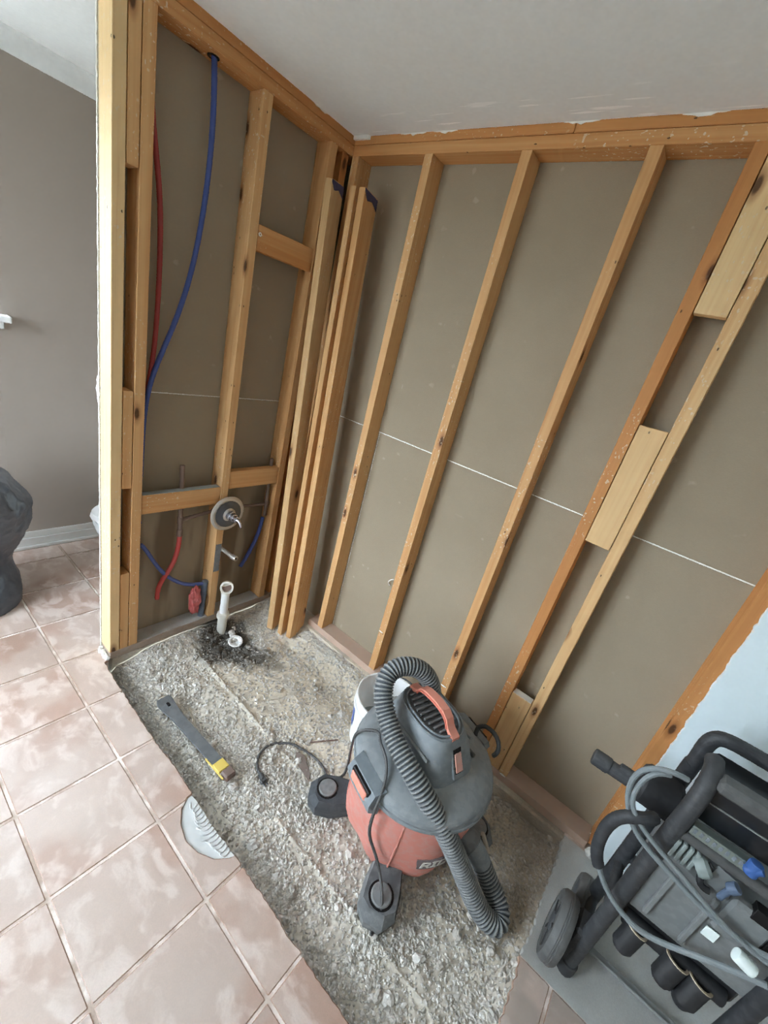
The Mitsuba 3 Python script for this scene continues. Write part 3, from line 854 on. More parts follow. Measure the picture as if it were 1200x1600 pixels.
m = lathe([(0.78, -0.6), (1.28, -0.6), (1.34, -0.1), (1.34, 0.45), (0.98, 0.45), (0.9, -0.3), (0.0, -0.35)], 26, close=False)
fwd = np.array([0.72, -0.60, 0.34]); fwd /= np.linalg.norm(fwd)
side = np.cross([0, 0, 1], fwd); side /= np.linalg.norm(side)
RF = np.stack([side, np.cross(fwd, side), fwd], 1)
solid('elbow_socket', xf(m, RF, (DX + 1.4, DY - 0.9, 10.1)), 'pvc', dp, dust=0.35, smooth=30)
solid('elbow_bore', xf(lathe([(0.0, 0), (0.93, 0), (0.93, 0.04)], 20, close=False), RF, (DX + 1.4, DY - 0.9, 10.0)), 'brown', dp, dust=0.3)

dr_ = thing('floor_drain', 'small white drain flange with a corrugated neck lying in dark soil', 'drain')
m = lathe([(1.45, 0.0), (1.55, 0.12), (1.4, 0.26), (1.05, 0.18), (0.85, -0.25), (0.8, -0.8), (0.0, -0.8)], 30, close=False)
solid('flange', xf(m, rot([0.6, 1, 0], 12), (7.0, -15.5, -1.9)), 'white', dr_, dust=0.12, smooth=35)
p = np.array([(4.0, -14.6, -1.7), (5.2, -14.95, -2.0), (6.4, -15.3, -2.5)])
p, L = spline(p, 40)
solid('corrugated_neck', sweep(p, 0.62 + 0.1 * np.sin(np.linspace(0, 22, 40)), 14), 'silver', dr_, dust=0.6, smooth=True)
solid('hose_clamp', sweep(spline([(3.6, -14.2, -1.1), (4.1, -14.0, -0.8), (4.7, -14.3, -1.0)], 12)[0], 0.22, 8), 'silver', dr_, bsdf='brushed', dust=0.4)


# ------------------------------------------------------------------ the shop vacuum
VX, VY, VA = 53.9, -18.0, -17.0
VR = rot([0, 0, 1], VA)
VT = np.array([VX, VY, 0.0])
vac = thing('shop_vacuum', 'dusty orange and grey shop vacuum on casters in the gravel', 'vacuum cleaner')


def vput(name, mesh, colour, parent=vac, **kw):
    return solid(name, xf(mesh, VR, VT), colour, parent, **kw)


# drum: slightly faceted towards its foot
n = 64
ang = np.arange(n) * 2 * np.pi / n
rings = []
for z, r, sq in ((-1.3, 6.9, .10), (-1.2, 7.3, .10), (0.6, 8.3, .08), (2.0, 8.85, .05), (4.0, 9.1, .03), (8.0, 9.25, .01), (11.6, 9.2, 0), (12.2, 9.2, 0)):
    rad = r * (1 - sq * (0.5 - 0.5 * np.cos(8 * (ang - np.pi / 8))) + sq * 0.25)
    rings.append(np.stack([rad * np.cos(ang), rad * np.sin(ang), np.full(n, z)], 1))
vput('drum', ring_loft(rings), 'orange', dust=0.85, smooth=30)
for a in (-118, -52, 62, 128):              # moulded seams on the drum
    c, s_ = math.cos(math.radians(a)), math.sin(math.radians(a))
    pts = [(9.22 * c, 9.22 * s_, 11.2), (9.26 * c, 9.26 * s_, 8), (9.1 * c, 9.1 * s_, 4.2), (8.6 * c, 8.6 * s_, 1.6)]
    vput('drum_seam', sweep(spline(pts, 14)[0], 0.13, 6), 'orange', dust=0.8)
vput('lid', lathe([(9.1, 11.7), (9.75, 11.8), (9.85, 12.0), (9.8, 13.3), (9.6, 13.7), (9.1, 14.1), (8.0, 14.6), (6.0, 15.0), (3.0, 15.3), (0.0, 15.3)], 72, close=False), 'lid', dust=0.75, smooth=40)
vput('lid_rim', lathe([(9.7, 12.15), (9.98, 12.2), (10.02, 12.45), (9.98, 12.7), (9.7, 12.75)], 72, close=False), 'lid', dust=0.7, smooth=40)


def oval(a, b, z, ex=2.6, n=56, cx=0.0, cy=0.0, tilt=0.0):
    t = np.arange(n) * 2 * np.pi / n
    c, s_ = np.cos(t), np.sin(t)
    x = a * np.sign(c) * np.abs(c) ** (2 / ex) + cx
    y = b * np.sign(s_) * np.abs(s_) ** (2 / ex) + cy
    return np.stack([x, y, z + tilt * x], 1)


HX = -1.3
house = ring_loft([oval(6.7, 4.9, 14.2, 3.6, cx=-0.6), oval(6.3, 4.7, 15.4, 3.6, cx=-0.7), oval(5.7, 4.3, 17.3, 3.6, cx=-0.95), oval(5.5, 4.1, 17.8, 3.6, cx=-1.0), oval(4.9, 3.7, 19.4, 2.8, cx=-1.25), oval(4.7, 3.4, 19.9, cx=HX)])
mh = vput('motor_housing', house, 'lid', dust=0.6, smooth=35)
vput('cap_ring', cat(*[sweep(np.vstack([oval(a, b, z, cx=HX), oval(a, b, z, cx=HX)[:2]]), 0.16, 8, caps=False) for a, b, z in ((4.6, 3.3, 19.95), (4.15, 2.85, 20.1))]), 'lid', mh, dust=0.4)
vput('cap_plate', ring_loft([oval(4.1, 2.8, 19.6, cx=HX), oval(4.0, 2.7, 19.92, cx=HX)]), 'lid_dark', mh, dust=0.3)
for k in range(9):
    x = -3.2 + 0.8 * k + HX
    h = 2.3 * math.sqrt(max(0.1, 1 - ((x - HX) / 4.3) ** 2))
    vput('vent_fin', cbox(x - 0.16, x + 0.16, -h, h, 19.85, 20.3, 0.06), 'lid_dark', mh, dust=0.6, smooth=False)
# flank ridges and the switch on the sloping front
for sgn in (1, -1):
    vput('side_ridge', bar((-5.4, sgn * 4.72, 15.3), (4.4, sgn * 4.72, 15.3), 0.30), 'lid_dark', mh, dust=0.3)
    vput('shoulder_ridge', bar((-5.0, sgn * 4.12, 17.75), (3.3, sgn * 4.12, 17.75), 0.22), 'lid', mh, dust=0.9)
RS = rot([0, 1, 0], -32)
vput('switch_bezel', xf(cbox(-0.5, 0.12, -1.05, 1.05, -2.4, 1.5, 0.1), RS, (4.55, 0.2, 17.6)), 'lid', mh, dust=0.6, smooth=False)
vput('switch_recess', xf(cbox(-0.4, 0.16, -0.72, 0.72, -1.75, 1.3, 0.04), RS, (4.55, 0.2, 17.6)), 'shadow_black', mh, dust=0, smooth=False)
vput('switch', xf(cbox(-0.3, 0.3, -0.6, 0.6, -1.6, 0.75, 0.07), RS, (4.55, 0.2, 17.6)), 'orange_pale', mh, dust=1.0, smooth=False)
# the carrying handle: two flat feet and an arch
prof = [(-4.4, 20.3), (-3.5, 20.4), (-3.0, 20.7), (-2.6, 21.4), (-1.8, 21.8), (0, 22.05), (1.9, 21.9), (2.8, 21.4), (3.3, 20.7), (3.8, 20.3), (4.7, 19.9)]
up = [(x, z + 0.22) for x, z in prof]
dn = [(x, z - 0.22) for x, z in prof]
pl = Polygon(up + dn[::-1]).buffer(0.12).buffer(-0.05)
m = trimesh.creation.extrude_polygon(pl, 1.25, engine='earcut')
v = m.vertices
m.vertices = np.stack([v[:, 0] + HX, 0.62 - v[:, 2], v[:, 1]], 1)
vput('handle', m, 'orange_pale', dust=0.35, smooth=30)
vput('handle_edge', cat(*[sweep(spline([(x + HX, s_ * 0.62, z - 0.2) for x, z in prof[2:9]], 30)[0], 0.17, 8) for s_ in (1, -1)]), 'orange', dust=0.2)


def latch(a, open_):
    R = rot([0, 0, 1], a)
    br = ring_loft([np.array([(9.2, -3.0, 10.4), (9.2, 3.0, 10.4), (10.3, 2.5, 10.6), (10.3, -2.5, 10.6)]),
                    np.array([(9.0, -3.1, 12.6), (9.0, 3.1, 12.6), (10.9, 2.8, 12.6), (10.9, -2.8, 12.6)]),
                    np.array([(8.7, -3.0, 14.3), (8.7, 3.0, 14.3), (10.2, 2.7, 13.9), (10.2, -2.7, 13.9)])])
    lt = vput('latch', xf(br, R), 'lid', dust=0.55, smooth=False)
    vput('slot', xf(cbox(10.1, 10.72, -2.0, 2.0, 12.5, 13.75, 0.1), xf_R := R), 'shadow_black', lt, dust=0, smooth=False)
    vput('clip', xf(cbox(10.2, 10.95, -1.75, 1.75, 12.1, 13.35, 0.12), R), 'orange_pale', lt, dust=0.3, smooth=False)
    return lt


latch(-92, False)
latch(88, False)
p, _ = spline([(1.5, 8.6, 14.2), (1.7, 9.2, 16.0), (3.4, 9.4, 16.5), (5.0, 9.0, 16.0), (5.2, 8.4, 14.4)], 24)
vput('wire_bail', sweep(p, 0.32, 10), 'black', dust=0.2)

# casters
for k, a in enumerate((-129, -51, 51, 129)):
    R = rot([0, 0, 1], a)
    body = ring_loft([np.array([(7.2, -1.6, -0.9), (7.2, 1.6, -0.9), (10.4, 2.2, -1.7), (12.8, 2.2, -1.7), (14.0, 1.0, -1.7), (14.0, -1.0, -1.7), (12.8, -2.2, -1.7), (10.4, -2.2, -1.7)]),
                      np.array([(7.0, -1.9, 0.8), (7.0, 1.9, 0.8), (10.4, 2.5, 0.3), (12.9, 2.5, 0.1), (14.3, 1.2, 0.0), (14.3, -1.2, 0.0), (12.9, -2.5, 0.1), (10.4, -2.5, 0.3)]),
                      np.array([(7.2, -1.6, 1.9), (7.2, 1.6, 1.9), (10.4, 2.1, 1.5), (12.6, 2.1, 1.3), (13.4, 1.0, 1.25), (13.4, -1.0, 1.25), (12.6, -2.1, 1.3), (10.4, -2.1, 1.5)])])
    ft = vput('caster_foot', xf(body, R), 'lid_dark', dust=0.9 if k != 0 else 0.25, smooth=35)
    cap = lathe([(1.34, 0.0), (1.34, 0.28), (1.2, 0.4), (0.0, 0.42)], 28, (0, 0), close=False)
    vput('cap', xf(xf(cap, rot([0, 1, 0], 5), (11.7, 0, 1.33)), R), 'lid_dark', ft, dust=0.9, smooth=35)
    gro = lathe([(1.36, 0.0), (1.36, 0.1), (1.62, 0.1), (1.62, 0.0)], 28, close=False)
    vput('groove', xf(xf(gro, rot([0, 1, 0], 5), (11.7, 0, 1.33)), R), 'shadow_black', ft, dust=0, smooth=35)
    wh = lathe([(0.3, -0.55), (0.95, -0.55), (1.1, -0.35), (1.1, 0.35), (0.95, 0.55), (0.3, 0.55)], 22, close=False)
    vput('wheel', xf(xf(wh, rot([1, 0, 0], 90), (11.6, 0, -1.35)), R), 'black', ft, dust=0.4, smooth=35)

# badge on the drum with its lettering
BA0, BA1 = -33.0, 27.0


def wrap(m, z0, a0, r):
    v = m.vertices.copy()
    a = np.radians(a0) + v[:, 0] / r
    rad = r + v[:, 2]
    return tm(np.stack([rad * np.cos(a), rad * np.sin(a), z0 + v[:, 1]], 1), m.faces)


rb = 9.2
L = math.radians(BA1 - BA0) * rb
bw = Polygon([(0.35, 0), (L, 0), (L, 1.75), (0.0, 1.75)])
bm = trimesh.creation.extrude_polygon(bw, 0.12, engine='earcut').subdivide_to_size(0.7)
bd = vput('badge', wrap(bm, 4.1, BA0, rb), 'badge', dust=0.5, smooth=False, label='dark brown badge with pale italic lettering')
tx = meshkit.text_mesh('RIDGID', 1.05, 0.08, bold=True)
v = tx.vertices
w = v[:, 0].max()
tx.vertices = np.stack([v[:, 0] * (L - 1.3) / w + 0.22 * v[:, 1] + 0.45, v[:, 1] + 0.34, v[:, 2] + 0.11], 1)
tx = tx.subdivide_to_size(0.8)
vput('lettering', wrap(tx, 4.1, BA0, rb), 'silver', bd, dust=0.3, smooth=False)

# hose port, cuff and the corrugated hose
hx, hy = VX + 9.3 * math.cos(math.radians(-2)), VY + 9.3 * math.sin(math.radians(-2))
solid('hose_port', lathe([(1.3, -1.0), (1.9, -1.0), (1.95, 1.0), (1.6, 1.3), (1.3, 1.3)], 28, close=False).apply_transform(
    trimesh.transformations.translation_matrix([hx, hy, 6.2]) @ trimesh.transformations.rotation_matrix(math.pi / 2 + 0.3, [0, 1, 0])), 'lid_dark', vac, dust=0.7)
HP = [(63.4, -18.2, 6.3), (64.9, -17.6, 5.0), (66.4, -17.2, 3.2), (68.8, -17.2, 1.0), (70.6, -17.9, -0.1), (70.9, -19.2, -0.5), (69.4, -20.1, 0.0), (66.4, -20.9, 3.0), (63.4, -22.4, 8.0),
      (60.0, -24.1, 13.0), (55.7, -24.8, 16.5), (51.4, -24.0, 18.3), (48.3, -22.9, 20.0), (46.6, -21.8, 21.8), (46.1, -20.2, 23.2), (47.0, -18.2, 23.8), (48.7, -16.0, 23.0), (50.2, -14.4, 20.5), (50.8, -13.6, 17.4)]
p, L = spline(HP, 1300)
s = np.linspace(0, L, 1300)
cuff = np.clip((s - 4.2) / 0.4, 0, 1)
rib = np.sin(2 * np.pi * s / 0.50)
rib = np.sign(rib) * np.abs(rib) ** 0.6
prof = 1.25 + cuff * 0.10 * rib
hose_uv = np.stack([np.full(1300, PAL['hose']), np.where(cuff > 0.5, np.clip(0.55 + 0.6 * rib, 0.0, 1.1), 0.75)], 1)
hs = put('hose', sweep(p, prof, 22), 'solid', vac, uv=np.vstack([np.repeat(hose_uv, 22, 0), hose_uv[:1], hose_uv[-1:]]), smooth=True)
k = int(1300 * 4.2 / L)
solid('cuff', sweep(p[:k:4], 1.34, 22), 'lid', hs, dust=0.85, smooth=40)
solid('clip_bar', bar((64.7, -15.8, 6.2), (66.3, -15.2, 3.4), 0.3), 'beige', hs, dust=0.6)

CP = [(59.5, -31.3, -1.9), (59.3, -30.4, 0.2), (58.8, -29.5, 1.7), (57.2, -28.3, 2.9), (55.6, -27.9, 4.6), (54.2, -28.3, 7.0), (53.8, -28.7, 9.6), (53.7, -28.7, 12.6), (53.2, -27.2, 14.4), (52.2, -25.6, 15.2), (50.7, -24.4, 15.6),
      (49.2, -23.4, 15.6), (48.4, -22.7, 15.6), (47.2, -23.0, 15.3), (45.9, -23.6, 14.2), (45.3, -23.3, 11.5), (44.8, -22.0, 7.0), (44.3, -20.7, 2.0), (43.5, -20.6, -0.8), (42.3, -21.2, -1.4),
      (40.8, -21.0, -1.6), (39.0, -20.5, -1.6), (35.0, -21.1, -1.7), (32.4, -22.5, -1.6), (31.1, -24.8, -1.5), (31.6, -27.2, -1.6), (33.2, -28.7, -1.7), (34.4, -29.0, -1.7)]
p, L = spline(CP, 260)
g = ground(p[:, 0], p[:, 1]) + 0.22
inpit = (p[:, 0] < 43) | (p[:, 1] < -30.5)
p[:, 2] = np.where(inpit & (p[:, 2] < 2), np.maximum(p[:, 2] * 0 + g, -9), p[:, 2])
cd = solid('power_cord', sweep(p, 0.2, 8), 'cord', vac, dust=0.35, smooth=True)
d = p[-1]
solid('plug', cat(bar(d, d + [1.0, -0.25, 0.05], 0.42), cbox(d[0] + 0.8, d[0] + 1.5, d[1] - 0.85, d[1] + 0.2, d[2] - 0.3, d[2] + 0.35, 0.12)), 'black', cd, dust=0.3, smooth=False)
solid('prong', cat(*[cbox(d[0] + 1.5, d[0] + 2.1, d[1] - q, d[1] - q + 0.22, d[2], d[2] + 0.07, 0.02) for q in (0.7, 0.25)]), 'steel', cd, bsdf='brushed', smooth=False)

# ------------------------------------------------------------------ the bucket behind it
bk = thing('bucket', 'white plastic bucket with dusty inside behind the shop vacuum', 'bucket')
BX, BY, BZ = 42.2, -9.3, -2.3
solid('body', lathe([(0.0, BZ), (4.7, BZ), (4.85, BZ + 0.2), (5.45, 6.6), (5.65, 6.8), (5.65, 7.9), (5.5, 8.0), (5.3, 7.9), (5.2, 6.8), (4.7, BZ + 0.4), (0.0, BZ + 0.35)], 48, (BX, BY), close=False), 'white', bk, dust=0.25, smooth=40)
solid('rim_band', lathe([(5.5, 5.6), (5.75, 5.65), (5.75, 5.95), (5.5, 6.0)], 48, (BX, BY), close=False), 'white', bk, dust=0.2, smooth=40)
lb_ = []
for a0, a1, z0, z1 in ((196, 232, 1.0, 5.0),):
    A = np.radians(np.linspace(a0, a1, 14))
    rA = lambda z: 4.93 + 0.6 * (z - BZ) / 9.0
    v = np.vstack([np.stack([BX + (rA(z) + .05) * np.cos(A), BY + (rA(z) + .05) * np.sin(A), np.full(14, z)], 1) for z in (z0, z1)])
    f = [q for j in range(13) for q in ((j, j + 1, 15 + j), (j, 15 + j, 14 + j))]
    solid('blue_label', tm(v, f), 'blue_pex', bk, dust=0.4, smooth=False, label='blue paper label on the side')
A = np.linspace(0.15, math.pi - 0.15, 24)
solid('bail', sweep(np.stack([BX + 5.8 * np.cos(A - 0.6), BY + 5.8 * np.sin(A - 0.6), 6.8 + 1.5 * np.sin(A)], 1), 0.13, 8), 'steel', bk, bsdf='brushed', dust=0.3)
solid('dirt', lathe([(5.0, 0.2), (3.0, 0.6), (0.0, 0.9)], 30, (BX, BY), close=False), 'dusty_grey', bk, dust=0.9)

# ------------------------------------------------------------------ pry bar and scraps on the gravel
pb = thing('pry_bar', 'dark steel flat pry bar with yellow end near the tile edge', 'pry bar')
A, B = np.array([12.9, -33.7, -1.55]), np.array([29.2, -33.15, -0.95])
dx = (B - A) / np.linalg.norm(B - A)
sd = np.cross([0, 0, 1], dx); sd /= np.linalg.norm(sd)
upv = np.cross(dx, sd)
RB = np.stack([dx, sd, upv], 1)
n = 26
xs = np.linspace(0, 16.3, n)
hw = np.interp(xs, [0, 0.8, 2.5, 5, 16.3], [1.05, 1.35, 1.15, 0.92, 0.88])
zc = np.interp(xs, [0, 1.2, 3, 16.3], [0.45, 0.12, 0.0, 0.0])
rings = [np.array([(x, -h, z), (x, h, z), (x, h - 0.06, z + 0.22), (x, -h + 0.06, z + 0.22)]) for x, h, z in zip(xs, hw, zc)]
solid('blade', xf(ring_loft(rings), RB, A), 'lid_dark', pb, dust=0.5, smooth=False)
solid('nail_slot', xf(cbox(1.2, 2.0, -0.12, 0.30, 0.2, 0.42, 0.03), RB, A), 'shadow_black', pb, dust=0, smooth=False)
solid('yellow_end', xf(cbox(16.1, 17.9, -0.9, 0.9, -0.12, 0.32, 0.1), RB, A), 'yellow', pb, dust=0.35, smooth=False)
solid('yellow_lip', xf(cbox(14.4, 19.0, -1.05, -0.85, -0.1, 0.16, 0.04), RB, A), 'yellow', pb, dust=0.5, smooth=False)
solid('hooked_claw', xf(cbox(18.0, 19.6, -0.75, 0.95, -0.5, 0.55, 0.2), RB @ rot([0, 1, 0], 0), A), 'brown', pb, dust=0.3, smooth=False)
for a, b, w_, lb in (((35.0, -19.6), (38.2, -15.2), 0.10, 'thin dark splinter of wood on the dusty soil'),):
    z0, z1 = float(ground(*a)) + 0.3, float(ground(*b)) + 0.35
    t = thing('wood_splinter', lb, 'splinter')
    solid('splinter', bar((*a, z0), (*b, z1), 0.13, 6), 'brown', t, dust=0.3)
t = thing('cardboard_scrap', 'brown scrap beside the black plug cord on the gravel', 'scrap')
P0 = np.array([35.2, -22.3]); q = Polygon([(35.0, -22.2), (36.4, -21.6), (39.2, -22.9), (40.2, -23.9), (38.0, -23.6), (36.2, -23.3)])
solid('scrap', prism(q, float(ground(36.5, -22.6)) + 0.15, float(ground(36.5, -22.6)) + 0.3), 'brown', t, dust=0.6, smooth=False)

# ------------------------------------------------------------------ toilet in the alcove and the rubbish bag
tl = thing('toilet', 'white toilet almost hidden behind the end of the stud wall', 'toilet')
tcx = -23.7


def toval(a, b0, b1, z, cy, n=40):
    t_ = np.arange(n) * 2 * np.pi / n
    y = np.where(np.sin(t_) < 0, b0, b1) * np.sin(t_) + cy
    return np.stack([tcx + a * np.cos(t_), y, np.full(n, z)], 1)


solid('bowl', ring_loft([toval(4.6, 8, 8, 0, -16), toval(4.4, 7.6, 8, 1.5, -16), toval(4.0, 7.5, 8, 5, -16), toval(5.2, 11, 8, 9, -17), toval(6.6, 13.3, 8, 13, -17.2), toval(6.9, 13.9, 8, 15, -17.2), toval(6.9, 13.9, 8, 15.8, -17.2)]),
      'porcelain', tl, dust=0.1, smooth=40, bsdf='gloss')
solid('seat_lid', ring_loft([toval(7.1, 14.2, 8, 16.1, -17.2), toval(7.3, 14.4, 8, 16.5, -17.2), toval(7.1, 14.1, 8, 17.4, -17.2), toval(6.4, 13.2, 7.4, 17.7, -17.2)]), 'white', tl, dust=0.1, smooth=40, bsdf='gloss')
solid('tank', cbox(tcx - 9, tcx + 9, -7.6, 1.8, 15.5, 29, 0.8), 'porcelain', tl, dust=0.1, smooth=40, bsdf='gloss')
solid('tank_lid', cbox(tcx - 9.5, tcx + 9.5, -8.1, 2.2, 29, 30.6, 0.5), 'porcelain', tl, dust=0.1, smooth=40, bsdf='gloss')

zs = [0.0, 0.15, 2, 5, 8.0, 9.5, 11, 13, 16, 20, 24, 27, 29.5, 31.0, 31.8]
xr = [-25.6, -24.4, -24.2, -25.4, -27.2, -27.8, -27.6, -26.4, -24.6, -22.8, -21.2, -20.2, -19.4, -19.6, -22.0]
xl = [-38, -40, -41, -41.5, -41, -40, -40, -41, -42, -42.5, -42.5, -42, -40, -37, -32]
hy = [5.0, 6.2, 6.8, 6.8, 6.2, 5.9, 6.2, 6.8, 7.6, 8.2, 8.0, 6.6, 4.6, 2.8, 0.8]
n, m_ = 120, 130
zq = np.concatenate([np.linspace(0, 0.15, 6), np.linspace(0.2, 28.6, m_ - 6)])
tq = np.arange(n) * 2 * np.pi / n
rings = []
for z in zq:
    r_, l_, h_ = (np.interp(z / 0.9, zs, q) for q in (xr, xl, hy))
    z = z * 1.0
    c, s_ = np.cos(tq), np.sin(tq)
    x = (r_ + l_) / 2 + (r_ - l_) / 2 * np.sign(c) * np.abs(c) ** 0.8
    x = x + 4.0
    y = -49.9 + 0.05 * z + h_ * np.sign(s_) * np.abs(s_) ** 0.9
    P = np.stack([x, y, np.full(n, z)], 1)
    k = 0.55 * (meshkit.fbm(P * np.array([0.16, 0.16, 0.10]), 4, 5) - 0.5) * 3.6 - 1.5 * np.abs(meshkit.fbm(P * np.array([0.34, 0.34, 0.2]) + 9, 3, 6) - 0.5) * min(1, z / 2)
    P[:, 0] += c * k
    P[:, 1] += s_ * k
    P[:, 2] = np.clip(P[:, 2] + 0.9 * (meshkit.fbm(P * 0.25, 3, 8) - 0.5) * min(1, z / 4) * 2, 0.02, None)
    rings.append(P)
tb = thing('trash_bag', 'full dark grey plastic rubbish bag standing on the tiles at the left edge', 'trash bag')
solid('sack', ring_loft(rings), 'bag', tb, dust=0.4, smooth=50, bsdf='gloss')
neck = sweep(spline([(-18.6, -48.7, 27.0), (-16.9, -48.5, 28.0), (-15.6, -48.3, 28.6), (-14.7, -48.2, 28.8)], 16)[0], np.linspace(1.5, 0.3, 16) * (1 + 0.25 * np.sin(np.arange(16) * 2.3)), 12)
solid('gathered_corner', neck, 'bag', tb, dust=0.6, smooth=35, bsdf='gloss')

# ------------------------------------------------------------------ the folded tile saw by the painted drywall
ts = thing('tile_saw', 'folded wet tile saw on a black wheeled stand against the white drywall', 'tile saw')
YF, YB, SX = -17.3, -9.6, 79.0


def sput(name, mesh, colour, parent=ts, dust=0.6, **kw):
    dust = dust * {'frame': 0.25, 'black': 0.2, 'rubber': 0.35, 'lid_dark': 0.3, 'machine': 0.5}.get(colour, 0.6)
    return solid(name, mesh, colour, parent, dust=dust, **kw)


def tube(pts, r, n=40, sides=14):
    return sweep(spline(pts, n)[0] if len(pts) > 2 else np.array(pts, float), r, sides)


sput('frame_post', tube([(SX, YF, 0.9), (SX, YF, 14), (SX, YF, 27), (SX + 0.1, YF + 0.2, 31.5), (SX + 0.2, YF + 1.3, 33.9), (SX + 0.2, YF + 3.0, 34.6)], 0.82), 'frame', dust=0.8)
sput('frame_post', tube([(SX + 0.3, YB, 0.9), (SX + 0.3, YB, 14), (SX + 0.3, YB, 30)], 0.82), 'frame', dust=0.5)
sput('frame_post', tube([(91.0, YF, 0.9), (91.0, YF, 14), (91.0, YF, 31)], 0.82), 'frame', dust=0.5)
sput('frame_post', tube([(91.3, YB, 0.9), (91.3, YB, 14), (91.3, YB, 30)], 0.82), 'frame', dust=0.5)
sput('push_handle', tube([(SX + 0.3, YB, 29.5), (SX + 0.3, YB, 32.5), (SX + 0.7, YB, 34.2), (SX + 2.2, YB, 34.7), (86, YB, 34.7), (89.6, YB, 34.7), (91.0, YB, 34.1), (91.3, YB, 32.3), (91.3, YB, 29.5)], 0.78, 60), 'frame', dust=0.55)
for a_, b_ in (((SX, YF, 4.2), (SX + 0.3, YB, 4.2)), ((SX, YF, 12.0), (SX + 0.3, YB, 12.0)), ((SX, YB, 13.4), (91, YB, 13.4))):
    sput('cross_tube', bar(a_, b_, 0.6), 'frame')
sput('stand_horn', cat(bar((71.4, YB - 0.2, 23.2), (79.4, YB, 23.2), 0.85), bar((71.3, YB - 0.2, 23.25), (73.4, YB - 0.2, 23.25), 1.0), bar((74.2, YB + .1, 23.75), (77.4, YB + .1, 23.75), 0.65)), 'frame', dust=1.0)
for x, y in ((SX, YF), (SX + 0.3, YB), (91, YF), (91.3, YB)):
    sput('rubber_foot', bar((x, y, 0.05), (x, y, 2.0), 1.05), 'black', dust=0.8)
for cy, wx, wr in ((-16.7, 76.5, 4.1), (-9.2, 78.4, 2.5)):
    wl_ = lathe([(0.5, -0.75), (wr - 1.3, -0.75), (wr - 1.15, -0.95), (wr - 0.35, -0.95), (wr - 0.08, -0.6), (wr, -0.2), (wr - 0.06, -0.16), (wr - 0.06, -0.06), (wr, 0.0), (wr - 0.06, 0.06), (wr - 0.06, 0.16), (wr, 0.2), (wr - 0.08, 0.6), (wr - 0.35, 0.95), (wr - 1.15, 0.95), (wr - 1.3, 0.75), (0.5, 0.75)], 44, close=False)
    w_ = sput('wheel', xf(wl_, rot([0, 1, 0], -90), (wx, cy, wr - 0.02)), 'rubber', dust=1.0, smooth=30)
    sput('wheel_disc', xf(lathe([(0.0, 0.5), (wr - 1.25, 0.5), (wr - 1.25, 0.62), (1.2, 0.62), (1.0, 0.95), (0.0, 1.0)], 30, close=False), rot([0, 1, 0], -90), (wx, cy, wr - 0.02)), 'lid_dark', w_, dust=0.8, smooth=30)
    for q in range(5):
        a = q * 2 * math.pi / 5
        sput('spoke', bar((wx - 0.7, cy + 0.9 * math.cos(a), wr + 0.9 * math.sin(a)), (wx - 0.7, cy + (wr - 1.2) * math.cos(a), wr + (wr - 1.2) * math.sin(a)), 0.2, 8), 'black', w_, dust=0.4)
    if wr > 3: sput('wheel_bracket', cbox(77.5, 79.7, -17.9, -14.6, 1.3, 7.5, 0.4), 'black', dust=0.6, smooth=False)
    sput('axle', bar((wx - 0.9, cy, wr), (SX + 0.8, cy, wr), 0.4), 'steel', bsdf='brushed')
sput('floor_rail', cat(cbox(80.2, 96, -13.5, -12.7, 0.0, 0.55, 0.1), bar((80.2, -13.6, 0.62), (96, -13.6, 0.62), 0.16)), 'tube_grey', dust=0.9)
# the saw itself: table on edge, rails, tub, motor
tray = sput('table_tray', cbox(80.0, 90.2, -15.8, -10.4, 28.6, 33.4, 0.25), 'panel', dust=0.12, smooth=False, bsdf='gloss')
sput('tray_lip', cbox(79.7, 90.4, -17.2, -15.2, 33.3, 34.7, 0.35), 'rubber', tray, dust=0.9, smooth=False)
sput('tray_crease', cbox(80.0, 90.2, -15.95, -15.78, 31.1, 31.25, 0.03), 'tube_grey', tray, dust=0.6, smooth=False)
fence = sput('toothed_fence', cbox(79.9, 84.7, -17.6, -16.6, 28.1, 29.2, 0.06), 'alu', dust=0.5, smooth=False, bsdf='brushed')
for q in range(9):
    sput('tooth_gap', cbox(80.1 + 0.52 * q, 80.36 + 0.52 * q, -17.66, -17.5, 28.45, 29.0, 0.03), 'lid', fence, dust=0.5, smooth=False)
sput('guide_rail', bar((79.4, -17.2, 27.4), (91, -17.2, 27.4), 0.55), 'rubber', dust=0.6)
sput('motor_cover', xf(lathe([(0.0, -1.9), (1.9, -1.8), (2.2, -1.4), (2.2, 1.6), (1.8, 2.0), (0.0, 2.1)], 30, close=False), rot([0, 1, 0], 90) , (77.6, -12.4, 26.2)), 'black', dust=0.25, smooth=35)
tub = sput('water_tub', ring_loft([np.array([(80.0, -17.0, 15.2), (90.6, -17.0, 15.2), (90.6, -10.2, 15.2), (80.0, -10.2, 15.2)]), np.array([(79.7, -17.4, 24.0), (90.8, -17.4, 24.0), (90.8, -9.9, 24.0), (79.7, -9.9, 24.0)]),
                                    np.array([(80.0, -17.0, 24.6), (90.6, -17.0, 24.6), (90.6, -10.2, 24.6), (80.0, -10.2, 24.6)])]), 'machine', dust=0.9, smooth=False)
sput('tub_rib', cat(*[cbox(x, x + 0.5, -17.75, -17.2, 16.2, 23.5, 0.1) for x in (80.9, 84.2)]), 'machine', tub, dust=0.9, smooth=False)
for q in range(4):
    sput('cooling_fin', cbox(79.6 + 0.55 * q, 79.95 + 0.55 * q, -17.9, -15.5, 24.6, 26.9, 0.08), 'dusty_grey', dust=0.9, smooth=False)
